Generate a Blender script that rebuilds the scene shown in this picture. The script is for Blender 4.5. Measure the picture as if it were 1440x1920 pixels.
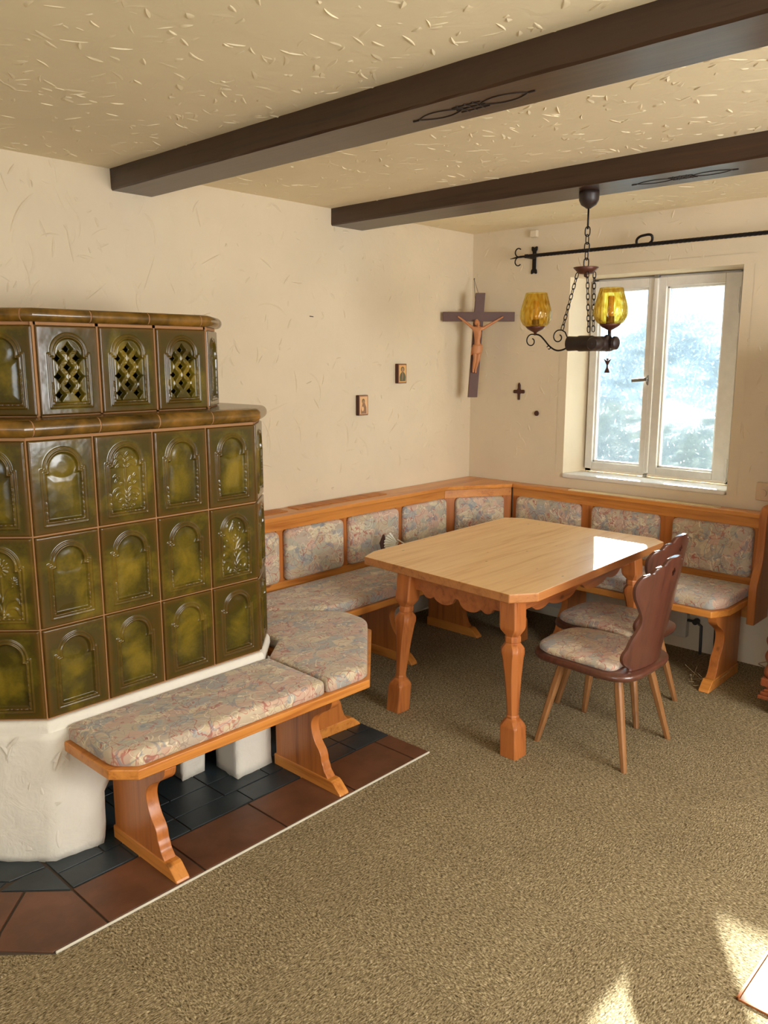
import bpy, bmesh, math, random
import numpy as np
from mathutils import Vector, Matrix

for o in list(bpy.data.objects):
    bpy.data.objects.remove(o)
SC = bpy.context.scene
COL = SC.collection
R = math.radians

# ------------------------------------------------------------------ camera, world, sun, exposure
cam = bpy.data.objects.new('camera', bpy.data.cameras.new('camera'))
COL.objects.link(cam)
SC.camera = cam
cam.location = (0, 0, 1.8)
cam.rotation_euler = (R(90 - 10.615), R(0.013), R(43.027 - 90))
cam.data.sensor_fit = 'VERTICAL'
cam.data.sensor_height = 36.0
cam.data.lens = 1534.94 * 36.0 / 1920.0
cam.data.clip_start = 0.02

SC.view_settings.view_transform = 'Standard'
SC.view_settings.look = 'None'
SC.view_settings.gamma = 1.0
SC.view_settings.use_curve_mapping = False
SC.view_settings.exposure = 0.0

W = bpy.data.worlds.new('sky')
SC.world = W
W.use_nodes = True
wn = W.node_tree
wn.nodes.clear()
wo = wn.nodes.new('ShaderNodeOutputWorld')
wb = wn.nodes.new('ShaderNodeBackground')
wr = wn.nodes.new('ShaderNodeValToRGB')
ws = wn.nodes.new('ShaderNodeSeparateXYZ')
wt = wn.nodes.new('ShaderNodeTexCoord')
wn.links.new(wt.outputs['Generated'], ws.inputs[0])
wn.links.new(ws.outputs['Z'], wr.inputs[0])
wr.color_ramp.elements[0].position = 0.0
wr.color_ramp.elements[0].color = (0.62, 0.80, 1.0, 1)
wr.color_ramp.elements[1].position = 0.35
wr.color_ramp.elements[1].color = (0.88, 0.95, 1.0, 1)
wn.links.new(wr.outputs[0], wb.inputs['Color'])
wb.inputs['Strength'].default_value = 6.5
wn.links.new(wb.outputs[0], wo.inputs[0])

SUN_DIR = Vector((-1, -0.56, -0.428)).normalized()
sl = bpy.data.lights.new('sun', 'SUN')
sl.energy = 420.0
sl.color = (1.0, 0.93, 0.80)
sl.angle = R(1.2)
sun = bpy.data.objects.new('sun', sl)
COL.objects.link(sun)
sun.rotation_euler = (-SUN_DIR).to_track_quat('Z', 'Y').to_euler()

def area(name, loc, direction, sx, sy, power, color):
    l = bpy.data.lights.new(name, 'AREA')
    l.shape = 'RECTANGLE'
    l.size = sx
    l.size_y = sy
    l.energy = power
    l.color = color
    o = bpy.data.objects.new(name, l)
    COL.objects.link(o)
    o.location = loc
    o.rotation_euler = (-Vector(direction)).to_track_quat('Z', 'Y').to_euler()
    return o

# daylight standing in the windows of the two walls behind the camera; a portal guides the sky through the visible window
area('daylight_rear', (-2.46, -0.5, 1.55), (1, 0.25, 0.15), 2.0, 1.4, 28, (1.0, 0.88, 0.68))
area('daylight_right', (2.5, -1.96, 1.70), (0.08, 1, 0.14), 1.9, 1.35, 126, (1.0, 0.94, 0.85))
pt = area('window_portal', (5.24, 2.35, 1.67), (-1, 0, 0), 1.25, 1.02, 1, (1, 1, 1))
pt.data.cycles.is_portal = True

XW, YW, ZC = 4.90, 3.70, 2.672

# ------------------------------------------------------------------ material helpers
class NT:
    def __init__(s, name):
        s.m = bpy.data.materials.new(name)
        s.m.use_nodes = True
        s.t = s.m.node_tree
        s.t.nodes.clear()
        s.out = s.t.nodes.new('ShaderNodeOutputMaterial')
        s.b = s.t.nodes.new('ShaderNodeBsdfPrincipled')
        s.t.links.new(s.b.outputs[0], s.out.inputs[0])
        s._c = None
    def n(s, typ, **kw):
        x = s.t.nodes.new(typ)
        for k, v in kw.items():
            if hasattr(x, k):
                setattr(x, k, v)
        return x
    def l(s, a, b):
        s.t.links.new(a, b)
    def setb(s, **kw):
        for k, v in kw.items():
            s.b.inputs[k.replace('_', ' ')].default_value = v
        return s
    def coord(s, scale=(1, 1, 1), kind='Object', rot=(0, 0, 0)):
        tc = s.n('ShaderNodeTexCoord')
        mp = s.n('ShaderNodeMapping')
        mp.inputs['Scale'].default_value = scale
        mp.inputs['Rotation'].default_value = rot
        if kind == 'World':
            g = s.n('ShaderNodeNewGeometry')
            s.l(g.outputs['Position'], mp.inputs[0])
        else:
            s.l(tc.outputs[kind], mp.inputs[0])
        return mp.outputs[0]
    def noise(s, vec, scale, detail=3, rough=0.5, dist=0.0):
        x = s.n('ShaderNodeTexNoise')
        x.inputs['Scale'].default_value = scale
        x.inputs['Detail'].default_value = detail
        x.inputs['Roughness'].default_value = rough
        x.inputs['Distortion'].default_value = dist
        s.l(vec, x.inputs['Vector'])
        return x
    def voro(s, vec, scale, feature='F1', rnd=1.0):
        x = s.n('ShaderNodeTexVoronoi')
        x.feature = feature
        x.inputs['Scale'].default_value = scale
        x.inputs['Randomness'].default_value = rnd
        s.l(vec, x.inputs['Vector'])
        return x
    def ramp(s, fac, stops, interp='LINEAR'):
        x = s.n('ShaderNodeValToRGB')
        cr = x.color_ramp
        cr.interpolation = interp
        while len(cr.elements) < len(stops):
            cr.elements.new(0.5)
        for e, (p, c) in zip(cr.elements, stops):
            e.position = p
            e.color = (*c, 1) if len(c) == 3 else c
        s.l(fac, x.inputs[0])
        return x.outputs[0]
    def mix(s, fac, a, b, mode='MIX'):
        x = s.n('ShaderNodeMix')
        x.data_type = 'RGBA'
        x.blend_type = mode
        for sock, v in ((x.inputs[0], fac), (x.inputs[6], a), (x.inputs[7], b)):
            if isinstance(v, (int, float)):
                sock.default_value = v
            elif isinstance(v, tuple):
                sock.default_value = (*v, 1)
            else:
                s.l(v, sock)
        return x.outputs[2]
    def math(s, op, a, b=None, c=None):
        x = s.n('ShaderNodeMath')
        x.operation = op
        for i, v in enumerate((a, b, c)):
            if v is None:
                continue
            if isinstance(v, (int, float)):
                x.inputs[i].default_value = v
            else:
                s.l(v, x.inputs[i])
        return x.outputs[0]
    def bump(s, h, strength=0.3, dist=0.01, prev=None):
        x = s.n('ShaderNodeBump')
        x.inputs['Strength'].default_value = strength
        x.inputs['Distance'].default_value = dist
        s.l(h, x.inputs['Height'])
        if prev is not None:
            s.l(prev, x.inputs['Normal'])
        return x.outputs[0]
    def color(s, c):
        if isinstance(c, tuple):
            s.b.inputs['Base Color'].default_value = (*c, 1)
        else:
            s.l(c, s.b.inputs['Base Color'])
        return s
    def normal(s, nrm):
        s.l(nrm, s.b.inputs['Normal'])
        return s

def srgb(r, g, b):
    f = lambda v: (v / 255 / 12.92) if v / 255 <= 0.04045 else ((v / 255 + 0.055) / 1.055) ** 2.4
    return (f(r), f(g), f(b))

def m_plaster(name, col, rough_bump=0.25):
    t = NT(name)
    v = t.coord(kind='World')
    a = t.noise(v, 2.2, 4, 0.6)
    b = t.noise(v, 45, 3, 0.6)
    c = t.noise(v, 11, 3, 0.6, 1.2)
    t.color(t.mix(t.ramp(a.outputs[0], [(0.35, (0, 0, 0)), (0.7, (1, 1, 1))]), col, tuple(x * 0.93 for x in col)))
    h = t.math('ADD', t.math('MULTIPLY', b.outputs[0], 0.25), c.outputs[0])
    t.normal(t.bump(h, rough_bump, 0.008))
    t.setb(Roughness=0.85)
    return t.m

def m_wood(name, light, dark, axis=0, rough=0.35, coat=0.25, knots=True, scale=1.0, bumps=0.08, coords='World', flat=None):
    t = NT(name)
    sc = [14 * scale] * 3
    sc[axis] = 0.9 * scale
    v = t.coord(tuple(sc), kind=coords)
    n1 = t.noise(v, 1.5, 4, 0.55, 0.9)
    sc2 = [70 * scale] * 3
    sc2[axis] = 2.0 * scale
    v2 = t.coord(tuple(sc2), kind=coords)
    n2 = t.noise(v2, 1.6, 3, 0.6)
    f = t.math('ADD', t.math('MULTIPLY', n1.outputs[0], 0.75), t.math('MULTIPLY', n2.outputs[0], 0.3))
    c = t.ramp(f, [(0.33, dark), (0.5, tuple((a * 0.7 + b * 0.3) for a, b in zip(light, dark))), (0.68, light)])
    if knots:
        sc3 = [4.2 * scale] * 3
        sc3[axis] = 2.2 * scale
        if flat is not None:
            sc3 = [q * 2.4 for q in sc3]
            sc3[flat] = 0.0
        v3 = t.coord(tuple(sc3), kind=coords)
        vo = t.voro(v3, 1.0)
        k = t.ramp(vo.outputs['Distance'], [(0.030, (1, 1, 1)), (0.065, (0, 0, 0))])
        c = t.mix(t.math('MULTIPLY', k, 0.75), c, tuple(x * 0.28 for x in dark))
    t.color(c)
    t.setb(Roughness=rough, Coat_Weight=coat, Coat_Roughness=0.22)
    t.normal(t.bump(f, bumps, 0.004))
    return t.m

def m_plain(name, col, rough=0.5, metal=0.0, coat=0.0, bump=0.0, bscale=60):
    t = NT(name)
    v = t.coord(kind='Object')
    n = t.noise(v, bscale * 0.25, 3, 0.6)
    t.color(t.mix(n.outputs[0], tuple(x * 0.86 for x in col), tuple(min(1, x * 1.12) for x in col)))
    t.setb(Roughness=rough, Metallic=metal, Coat_Weight=coat)
    if bump:
        t.normal(t.bump(t.noise(v, bscale, 3).outputs[0], bump, 0.003))
    return t.m

def m_fabric(name, seed=0.0, gain=1.0):
    t = NT(name)
    tc = t.n('ShaderNodeNewGeometry')
    mp = t.n('ShaderNodeMapping')
    mp.inputs['Location'].default_value = (seed, seed * 1.7, seed * 0.3)
    t.l(tc.outputs['Position'], mp.inputs[0])
    v = mp.outputs[0]
    wob = t.noise(v, 7, 2, 0.5)
    wv = t.n('ShaderNodeVectorMath')
    wv.operation = 'MULTIPLY_ADD'
    t.l(wob.outputs['Color'], wv.inputs[0])
    wv.inputs[1].default_value = (0.05, 0.05, 0.05)
    t.l(v, wv.inputs[2])
    vv = wv.outputs[0]
    ms = t.n('ShaderNodeMapping')
    ms.inputs['Scale'].default_value = (10, 19, 19)
    ms.inputs['Rotation'].default_value = (0, 0, 0.25)
    t.l(vv, ms.inputs[0])
    cell = t.voro(ms.outputs[0], 1.0)
    cell.distance = 'CHEBYCHEV'
    sep = t.n('ShaderNodeSeparateColor')
    t.l(cell.outputs['Color'], sep.inputs[0])
    pal = [srgb(194, 178, 154), srgb(178, 162, 144), srgb(196, 166, 146), srgb(166, 164, 158), srgb(208, 194, 164),
           srgb(188, 170, 142), srgb(176, 170, 152), srgb(200, 168, 148), srgb(184, 168, 150)]
    pal = [tuple(x * gain for x in p) for p in pal]
    base = t.ramp(sep.outputs[0], [(i / len(pal), p) for i, p in enumerate(pal)], 'CONSTANT')
    # outlines between the patches
    ed = t.voro(ms.outputs[0], 1.0, 'DISTANCE_TO_EDGE')
    el = t.ramp(ed.outputs['Distance'], [(0.02, (1, 1, 1)), (0.07, (0, 0, 0))])
    base = t.mix(t.math('MULTIPLY', el, 0.22), base, tuple(x * gain for x in srgb(206, 188, 160)))
    # looping red, cream and blue strokes
    def stroke(scale, lo, w, loc, col, amt, dist):
        nonlocal base
        m2 = t.n('ShaderNodeMapping')
        m2.inputs['Location'].default_value = loc
        t.l(v, m2.inputs[0])
        n = t.noise(m2.outputs[0], scale, 1.5, 0.45, dist)
        d = t.math('ABSOLUTE', t.math('SUBTRACT', n.outputs[0], lo))
        k = t.ramp(d, [(w * 0.5, (1, 1, 1)), (w, (0, 0, 0))])
        msk = t.noise(m2.outputs[0], 9, 1)
        k2 = t.math('MULTIPLY', k, t.ramp(msk.outputs[0], [(0.40, (0, 0, 0)), (0.46, (1, 1, 1))]))
        base = t.mix(t.math('MULTIPLY', k2, amt), base, tuple(x * gain for x in col))
    stroke(8.5, 0.50, 0.015, (0, 0, 0), srgb(164, 88, 74), 0.8, 1.6)
    stroke(11, 0.47, 0.015, (3, 1, 7), srgb(176, 104, 88), 0.75, 1.3)
    stroke(10, 0.52, 0.014, (9, 4, 2), srgb(232, 218, 190), 0.75, 1.4)
    stroke(13, 0.50, 0.013, (1, 6, 4), srgb(132, 112, 100), 0.5, 1.0)
    stroke(8, 0.46, 0.022, (5, 8, 1), srgb(110, 124, 142), 0.5, 1.0)
    t.color(base)
    wv2 = t.noise(v, 420, 1)
    t.normal(t.bump(wv2.outputs[0], 0.25, 0.002, t.bump(t.noise(v, 22, 2).outputs[0], 0.35, 0.008)))
    t.setb(Roughness=0.78, Sheen_Weight=0.25)
    t.b.inputs['Specular IOR Level'].default_value = 0.35
    return t.m

def m_carpet():
    t = NT('needle_felt_carpet')
    v = t.coord(kind='World')
    vs = t.coord((78, 220, 60), kind='World', rot=(0, 0, 0.35))
    a = t.noise(vs, 1.0, 3, 0.7, 0.6)
    vs2 = t.coord((195, 90, 60), kind='World', rot=(0, 0, -0.3))
    b = t.noise(vs2, 1.0, 3, 0.7, 0.6)
    sepw = t.n('ShaderNodeSeparateXYZ')
    t.l(v, sepw.inputs[0])
    # carpet tiles 0.555 m wide, laid with alternating nap
    cx = t.math('DIVIDE', t.math('SUBTRACT', sepw.outputs['X'], 2.172), 0.557)
    cy = t.math('DIVIDE', t.math('SUBTRACT', sepw.outputs['Y'], 1.16), 0.557)
    par = t.math('MODULO', t.math('ABSOLUTE', t.math('ADD', t.math('FLOOR', cx), t.math('FLOOR', cy))), 2)
    f = t.mix(par, a.outputs[0], b.outputs[0])
    big = t.noise(v, 3.0, 3, 0.6)
    c = t.ramp(f, [(0.32, srgb(56, 46, 32)), (0.45, srgb(124, 110, 82)), (0.57, srgb(168, 152, 120)), (0.72, srgb(226, 212, 176))])
    c = t.mix(t.ramp(big.outputs[0], [(0.35, (0, 0, 0)), (0.65, (1, 1, 1))]), c, t.mix(0.12, c, srgb(60, 50, 30)))
    def seam(x):
        fr = t.math('FRACT', x)
        d = t.math('MINIMUM', fr, t.math('SUBTRACT', 1.0, fr))
        return t.ramp(d, [(0.003, (1, 1, 1)), (0.008, (0, 0, 0))])
    s = t.math('MAXIMUM', seam(cx), t.math('MULTIPLY', seam(cy), 0.25))
    c = t.mix(t.math('MULTIPLY', s, 0.20), c, srgb(60, 50, 34))
    t.color(c)
    h = t.math('SUBTRACT', f, t.math('MULTIPLY', s, 0.25))
    t.normal(t.bump(h, 0.55, 0.005))
    t.setb(Roughness=0.95)
    t.b.inputs['Specular IOR Level'].default_value = 0.15
    return t.m

def m_glaze():
    t = NT('olive_glaze')
    v = t.coord(kind='World')
    n = t.noise(v, 6.5, 3, 0.55, 0.4)
    n2 = t.noise(v, 120, 2, 0.5)
    oi = t.n('ShaderNodeObjectInfo')
    f = t.math('ADD', n.outputs[0], t.math('MULTIPLY', t.math('SUBTRACT', oi.outputs['Random'], 0.5), 0.10))
    f = t.math('ADD', f, t.math('MULTIPLY', t.math('SUBTRACT', n2.outputs[0], 0.5), 0.12))
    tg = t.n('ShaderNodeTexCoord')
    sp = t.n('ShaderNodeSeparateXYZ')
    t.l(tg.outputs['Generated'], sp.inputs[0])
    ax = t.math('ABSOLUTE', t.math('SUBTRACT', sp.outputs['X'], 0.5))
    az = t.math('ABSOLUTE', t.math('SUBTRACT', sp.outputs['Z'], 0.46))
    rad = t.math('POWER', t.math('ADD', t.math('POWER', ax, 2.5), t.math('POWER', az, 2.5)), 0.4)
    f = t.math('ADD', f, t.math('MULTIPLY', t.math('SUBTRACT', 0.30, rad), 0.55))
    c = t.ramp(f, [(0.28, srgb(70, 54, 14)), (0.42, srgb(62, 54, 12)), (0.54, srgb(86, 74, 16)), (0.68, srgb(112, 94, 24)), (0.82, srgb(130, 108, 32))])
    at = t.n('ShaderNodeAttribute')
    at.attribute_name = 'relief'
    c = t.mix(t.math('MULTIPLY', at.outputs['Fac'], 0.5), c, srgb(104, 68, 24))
    t.color(c)
    t.setb(Roughness=0.17, Coat_Weight=0.08, Coat_Roughness=0.07)
    t.b.inputs['Specular IOR Level'].default_value = 0.42
    t.normal(t.bump(t.noise(v, 18, 2).outputs[0], 0.12, 0.01))
    return t.m

def m_rim():
    t = NT('amber_rim_glaze')
    v = t.coord(kind='World')
    n = t.noise(v, 9, 3, 0.55, 0.3)
    c = t.ramp(n.outputs[0], [(0.34, srgb(64, 46, 14)), (0.5, srgb(106, 76, 24)), (0.64, srgb(138, 96, 36)), (0.74, srgb(90, 58, 20))])
    t.color(c)
    t.setb(Roughness=0.24, Coat_Weight=0.15, Coat_Roughness=0.08)
    return t.m

def m_tilefloor(name, c1, c2, rough):
    t = NT(name)
    v = t.coord(kind='World')
    n = t.noise(v, 5, 4, 0.6)
    t.color(t.ramp(n.outputs[0], [(0.35, c1), (0.65, c2)]))
    t.setb(Roughness=rough)
    t.normal(t.bump(t.noise(v, 60, 3).outputs[0], 0.12, 0.004))
    return t.m

def m_glass():
    t = NT('dusty_window_glass')
    v = t.coord(kind='World')
    tr = t.n('ShaderNodeBsdfTransparent')
    tl = t.n('ShaderNodeBsdfTranslucent')
    gl = t.n('ShaderNodeBsdfGlossy')
    gl.inputs['Roughness'].default_value = 0.05
    tl.inputs['Color'].default_value = (0.010, 0.014, 0.018, 1)
    tr.inputs['Color'].default_value = (0.93, 0.97, 0.98, 1)
    n1 = t.noise(v, 55, 5, 0.75, 1.5)
    n2 = t.noise(v, 3.0, 3, 0.6, 0.5)
    f = t.math('MULTIPLY', n1.outputs[0], n2.outputs[0])
    fac = t.ramp(f, [(0.14, (0.16, 0.16, 0.16)), (0.38, (0.50, 0.50, 0.50))])
    rf = t.n('ShaderNodeBsdfRefraction')
    rf.inputs['Roughness'].default_value = 0.42
    rf.inputs['IOR'].default_value = 1.03
    rf.inputs['Color'].default_value = (0.80, 0.90, 0.96, 1)
    m0 = t.n('ShaderNodeMixShader')
    m0.inputs[0].default_value = 0.5
    t.l(tr.outputs[0], m0.inputs[1])
    t.l(rf.outputs[0], m0.inputs[2])
    m1 = t.n('ShaderNodeMixShader')
    t.l(fac, m1.inputs[0])
    t.l(m0.outputs[0], m1.inputs[1])
    t.l(tl.outputs[0], m1.inputs[2])
    m2 = t.n('ShaderNodeMixShader')
    m2.inputs[0].default_value = 0.04
    t.l(m1.outputs[0], m2.inputs[1])
    t.l(gl.outputs[0], m2.inputs[2])
    t.l(m2.outputs[0], t.out.inputs[0])
    return t.m

def m_amber():
    t = NT('amber_optic_glass')
    tc = t.n('ShaderNodeTexCoord')
    mp = t.n('ShaderNodeMapping')
    mp.inputs['Scale'].default_value = (95, 95, 26)
    t.l(tc.outputs['Object'], mp.inputs[0])
    w = t.noise(mp.outputs[0], 0.5, 2, 0.5, 0.6)
    vo = t.voro(mp.outputs[0], 1.0, 'SMOOTH_F1', 0.7)
    tr = t.n('ShaderNodeBsdfTransparent')
    gl = t.n('ShaderNodeBsdfGlossy')
    gl.inputs['Roughness'].default_value = 0.12
    df = t.n('ShaderNodeBsdfTranslucent')
    df.inputs['Color'].default_value = (0.92, 0.70, 0.14, 1)
    c = t.ramp(vo.outputs['Distance'], [(0.15, (1.0, 0.97, 0.74)), (0.42, (0.98, 0.90, 0.50)), (0.70, (0.86, 0.68, 0.24))])
    t.l(c, tr.inputs[0])
    t.l(t.bump(vo.outputs['Distance'], 0.8, 0.01), gl.inputs['Normal'])
    lw = t.n('ShaderNodeLayerWeight')
    lw.inputs[0].default_value = 0.25
    m0 = t.n('ShaderNodeMixShader')
    m0.inputs[0].default_value = 0.16
    t.l(tr.outputs[0], m0.inputs[1])
    t.l(df.outputs[0], m0.inputs[2])
    m1 = t.n('ShaderNodeMixShader')
    t.l(t.math('ADD', t.math('MULTIPLY', lw.outputs['Fresnel'], 0.5), 0.03), m1.inputs[0])
    t.l(m0.outputs[0], m1.inputs[1])
    t.l(gl.outputs[0], m1.inputs[2])
    t.l(m1.outputs[0], t.out.inputs[0])
    return t.m

M = {}
M['wall'] = m_plaster('cream_plaster', srgb(220, 203, 174))
M['ceil'] = m_plaster('cream_ceiling_plaster', srgb(234, 219, 184))
M['white_plaster'] = m_plaster('white_stove_plaster', srgb(224, 218, 206), 0.6)
M['carpet'] = m_carpet()
M['beam'] = m_wood('dark_stained_beam', srgb(66, 42, 26), srgb(34, 20, 13), 1, 0.42, 0.25, False, 1.0, 0.25)
M['carved'] = m_plain('beam_carving', srgb(30, 18, 10), 0.7)
PL, PD = srgb(214, 142, 66), srgb(166, 94, 34)
M['pine_x'] = m_wood('honey_pine_x', PL, PD, 0)
M['pine_y'] = m_wood('honey_pine_y', PL, PD, 1)
M['pine_z'] = m_wood('honey_pine_z', srgb(192, 116, 54), srgb(142, 78, 32), 2)
M['table_top'] = m_wood('table_top_pine', srgb(240, 202, 146), srgb(214, 162, 102), 0, 0.38, 0.12, True, 1.0, 0.2, flat=2)
M['table_edge'] = m_wood('table_edge_pine', srgb(196, 132, 76), srgb(150, 92, 48), 0)
M['table_leg'] = m_wood('table_leg_pine', srgb(186, 112, 56), srgb(136, 72, 34), 2)
M['table_apron'] = m_wood('table_apron_pine', srgb(176, 104, 52), srgb(130, 70, 34), 0)
M['seat_wood'] = m_wood('dark_beech', srgb(98, 58, 44), srgb(60, 34, 28), 2, 0.28, 0.5, False)
M['chair_leg'] = m_wood('chair_leg_beech', srgb(160, 112, 68), srgb(112, 72, 40), 2, 0.4, 0.2, False)
M['cabinet'] = m_wood('cherry_cabinet_wood', srgb(140, 72, 40), srgb(88, 42, 24), 2, 0.3, 0.5, False)
M['plank'] = m_wood('raw_plank', srgb(192, 140, 84), srgb(140, 90, 48), 0, 0.8, 0.0, False)
M['fabric'] = m_fabric('patterned_fabric')
M['fabric_warm'] = m_fabric('patterned_fabric_worn', 4.3, 0.97)
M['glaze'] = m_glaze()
M['rim'] = m_rim()
M['grout'] = m_plain('terracotta_grout', srgb(160, 116, 76), 0.85, bump=0.3)
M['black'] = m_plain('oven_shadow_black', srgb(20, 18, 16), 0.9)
M['terracotta'] = m_tilefloor('brown_floor_tile', srgb(88, 56, 38), srgb(112, 72, 50), 0.42)
M['slate'] = m_tilefloor('dark_slate_tile', srgb(32, 40, 44), srgb(46, 56, 62), 0.38)
M['joint'] = m_plain('tile_joint', srgb(74, 62, 52), 0.9)
M['metal_trim'] = m_plain('metal_edge_trim', srgb(226, 220, 206), 0.35, 0.2)
M['pink_tile'] = m_tilefloor('pinkish_floor_tile', srgb(116, 88, 74), srgb(130, 100, 84), 0.6)
M['window_paint'] = m_plain('white_window_paint', srgb(222, 217, 208), 0.45, bump=0.1)
M['iron'] = m_plain('wrought_iron', srgb(34, 30, 30), 0.45, 0.6, bump=0.2)
M['lamp_wood'] = m_plain('lamp_dark_wood', srgb(46, 34, 30), 0.45, bump=0.2)
M['lamp_cup'] = m_plain('lamp_rust_metal', srgb(88, 50, 36), 0.45, 0.4)
M['candle'] = m_plain('candle_sleeve', srgb(206, 160, 92), 0.5)
M['amber'] = m_amber()
M['glass'] = m_glass()
M['chrome'] = m_plain('handle_metal', srgb(150, 148, 144), 0.3, 0.9)
M['cross_wood'] = m_plain('crucifix_dark_wood', srgb(86, 54, 44), 0.55, bump=0.1)
M['corpus'] = m_plain('carved_limewood', srgb(186, 122, 76), 0.5, bump=0.15)
M['icon_side'] = m_plain('icon_block_wood', srgb(72, 36, 22), 0.55)
M['icon_rim'] = m_plain('icon_border', srgb(150, 104, 72), 0.55)
M['icon_gold'] = m_plain('icon_gold_ground', srgb(222, 170, 98), 0.5)
M['icon_gold2'] = m_plain('icon_pale_gold', srgb(226, 178, 124), 0.5)
M['icon_dark'] = m_plain('icon_green_robe', srgb(86, 88, 58), 0.6)
M['icon_robe'] = m_plain('icon_brown_robe', srgb(146, 108, 78), 0.6)
M['icon_skin'] = m_plain('icon_skin', srgb(170, 126, 86), 0.6)
M['icon_halo'] = m_plain('icon_halo', srgb(120, 92, 44), 0.5)
M['radiator'] = m_plain('radiator_enamel', srgb(200, 192, 176), 0.4)
M['pipe'] = m_plain('dark_pipe', srgb(44, 40, 38), 0.5)
M['socket'] = m_plain('beige_plastic', srgb(206, 178, 144), 0.4)
M['cable'] = m_plain('pale_cable', srgb(150, 128, 104), 0.5)
M['slat'] = m_plain('vent_slat', srgb(236, 216, 172), 0.45)  # pale slats, colour raised further to carry the skylight on the window ledge
M['fan_paper'] = m_plain('pleated_paper', srgb(226, 222, 206), 0.6)
M['dry'] = m_plain('cobweb_straw', srgb(214, 196, 160), 0.6)
M['leaf'] = m_plain('garden_leaf', srgb(58, 68, 66), 0.8)
M['twig'] = m_plain('garden_bark', srgb(60, 52, 42), 0.8)
M['lawn'] = m_plain('garden_lawn', srgb(38, 46, 40), 0.95)
M['nail'] = m_plain('dark_nail', srgb(40, 26, 20), 0.5, 0.4)

# ------------------------------------------------------------------ mesh helpers
class MB:
    def __init__(s):
        s.v = []
        s.f = []
    def add(s, vs, fs):
        b = len(s.v)
        s.v += [tuple(p) for p in vs]
        s.f += [tuple(b + i for i in f) for f in fs]
        return s
    def box(s, x0, x1, y0, y1, z0, z1, mat=None):
        vs = [(x, y, z) for x in (x0, x1) for y in (y0, y1) for z in (z0, z1)]
        if mat is not None:
            vs = [mat @ Vector(p) for p in vs]
        return s.add(vs, [(0, 1, 3, 2), (4, 6, 7, 5), (0, 4, 5, 1), (2, 3, 7, 6), (0, 2, 6, 4), (1, 5, 7, 3)])
    def prism(s, poly, a, b, fn):
        """poly = list of (u,v); extruded from w=a to w=b; fn(u,v,w)->xyz"""
        n = len(poly)
        vs = [fn(u, v, a) for u, v in poly] + [fn(u, v, b) for u, v in poly]
        fs = [tuple(range(n - 1, -1, -1)), tuple(range(n, 2 * n))]
        fs += [(i, (i + 1) % n, n + (i + 1) % n, n + i) for i in range(n)]
        return s.add(vs, fs)
    def loft(s, rings, closed=True, caps=True):
        n = len(rings[0])
        vs = [p for r in rings for p in r]
        fs = []
        for k in range(len(rings) - 1):
            for i in range(n if closed else n - 1):
                j = (i + 1) % n
                fs.append((k * n + i, k * n + j, (k + 1) * n + j, (k + 1) * n + i))
        if caps:
            fs.append(tuple(range(n - 1, -1, -1)))
            L = (len(rings) - 1) * n
            fs.append(tuple(L + i for i in range(n)))
        return s.add(vs, fs)
    def tube(s, pts, r, seg=8, caps=True, closed=False):
        pts = [Vector(p) for p in pts]
        n = len(pts)
        rs = r if isinstance(r, (list, tuple)) else [r] * n
        rings = []
        prev = None
        for i, p in enumerate(pts):
            if closed:
                d = pts[(i + 1) % n] - pts[i - 1]
            else:
                d = pts[min(i + 1, n - 1)] - pts[max(i - 1, 0)]
            d.normalize()
            if prev is None:
                up = Vector((0, 0, 1)) if abs(d.z) < 0.9 else Vector((1, 0, 0))
                a = d.cross(up).normalized()
            else:
                a = (prev - d * prev.dot(d)).normalized()
            prev = a
            b = d.cross(a)
            rings.append([p + (a * math.cos(2 * math.pi * k / seg) + b * math.sin(2 * math.pi * k / seg)) * rs[i] for k in range(seg)])
        if closed:
            rings.append(rings[0])
            return s.loft(rings, True, False)
        return s.loft(rings, True, caps)
    def lathe(s, prof, c=(0, 0, 0), seg=24, axis='z'):
        rings = []
        for r, z in prof:
            ring = []
            for k in range(seg):
                t = 2 * math.pi * k / seg
                x, y = r * math.cos(t), r * math.sin(t)
                if axis == 'z':
                    q = (c[0] + x, c[1] + y, c[2] + z)
                elif axis == 'x':
                    q = (c[0] + z, c[1] + x, c[2] + y)
                else:
                    q = (c[0] + y, c[1] + z, c[2] + x)
                ring.append(q)
            rings.append(ring)
        return s.loft(rings, True, True)
    def build(s, name, mat, parent=None, bevel=0, smooth=False, seg=2, loc=None, angle=35):
        me = bpy.data.meshes.new(name)
        me.from_pydata(s.v, [], s.f)
        bm = bmesh.new()
        bm.from_mesh(me)
        bmesh.ops.recalc_face_normals(bm, faces=bm.faces)
        bm.to_mesh(me)
        bm.free()
        o = bpy.data.objects.new(name, me)
        COL.objects.link(o)
        me.materials.append(mat)
        if loc is not None:
            for vv in me.vertices:
                vv.co -= Vector(loc)
            o.location = loc
        if parent is not None:
            o.parent = parent
        if bevel:
            b = o.modifiers.new('bevel', 'BEVEL')
            b.width = bevel
            b.segments = seg
            b.limit_method = 'ANGLE'
            b.angle_limit = R(angle)
        if smooth:
            for p in me.polygons:
                p.use_smooth = True
            if smooth != 'all':
                e = o.modifiers.new('weighted', 'WEIGHTED_NORMAL') if bevel else None
                if not bevel:
                    me.set_sharp_from_angle(angle=R(40))
        return o

def thing(name, label, cat, loc=(0, 0, 0), group=None):
    o = bpy.data.objects.new(name, None)
    COL.objects.link(o)
    o.empty_display_size = 0.05
    o.location = loc
    o['label'] = label
    o['category'] = cat
    if group:
        o['group'] = group
    return o

def tag(o, label, cat, group=None, kind=None):
    o['label'] = label
    o['category'] = cat
    if group:
        o['group'] = group
    if kind:
        o['kind'] = kind
    return o

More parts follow.
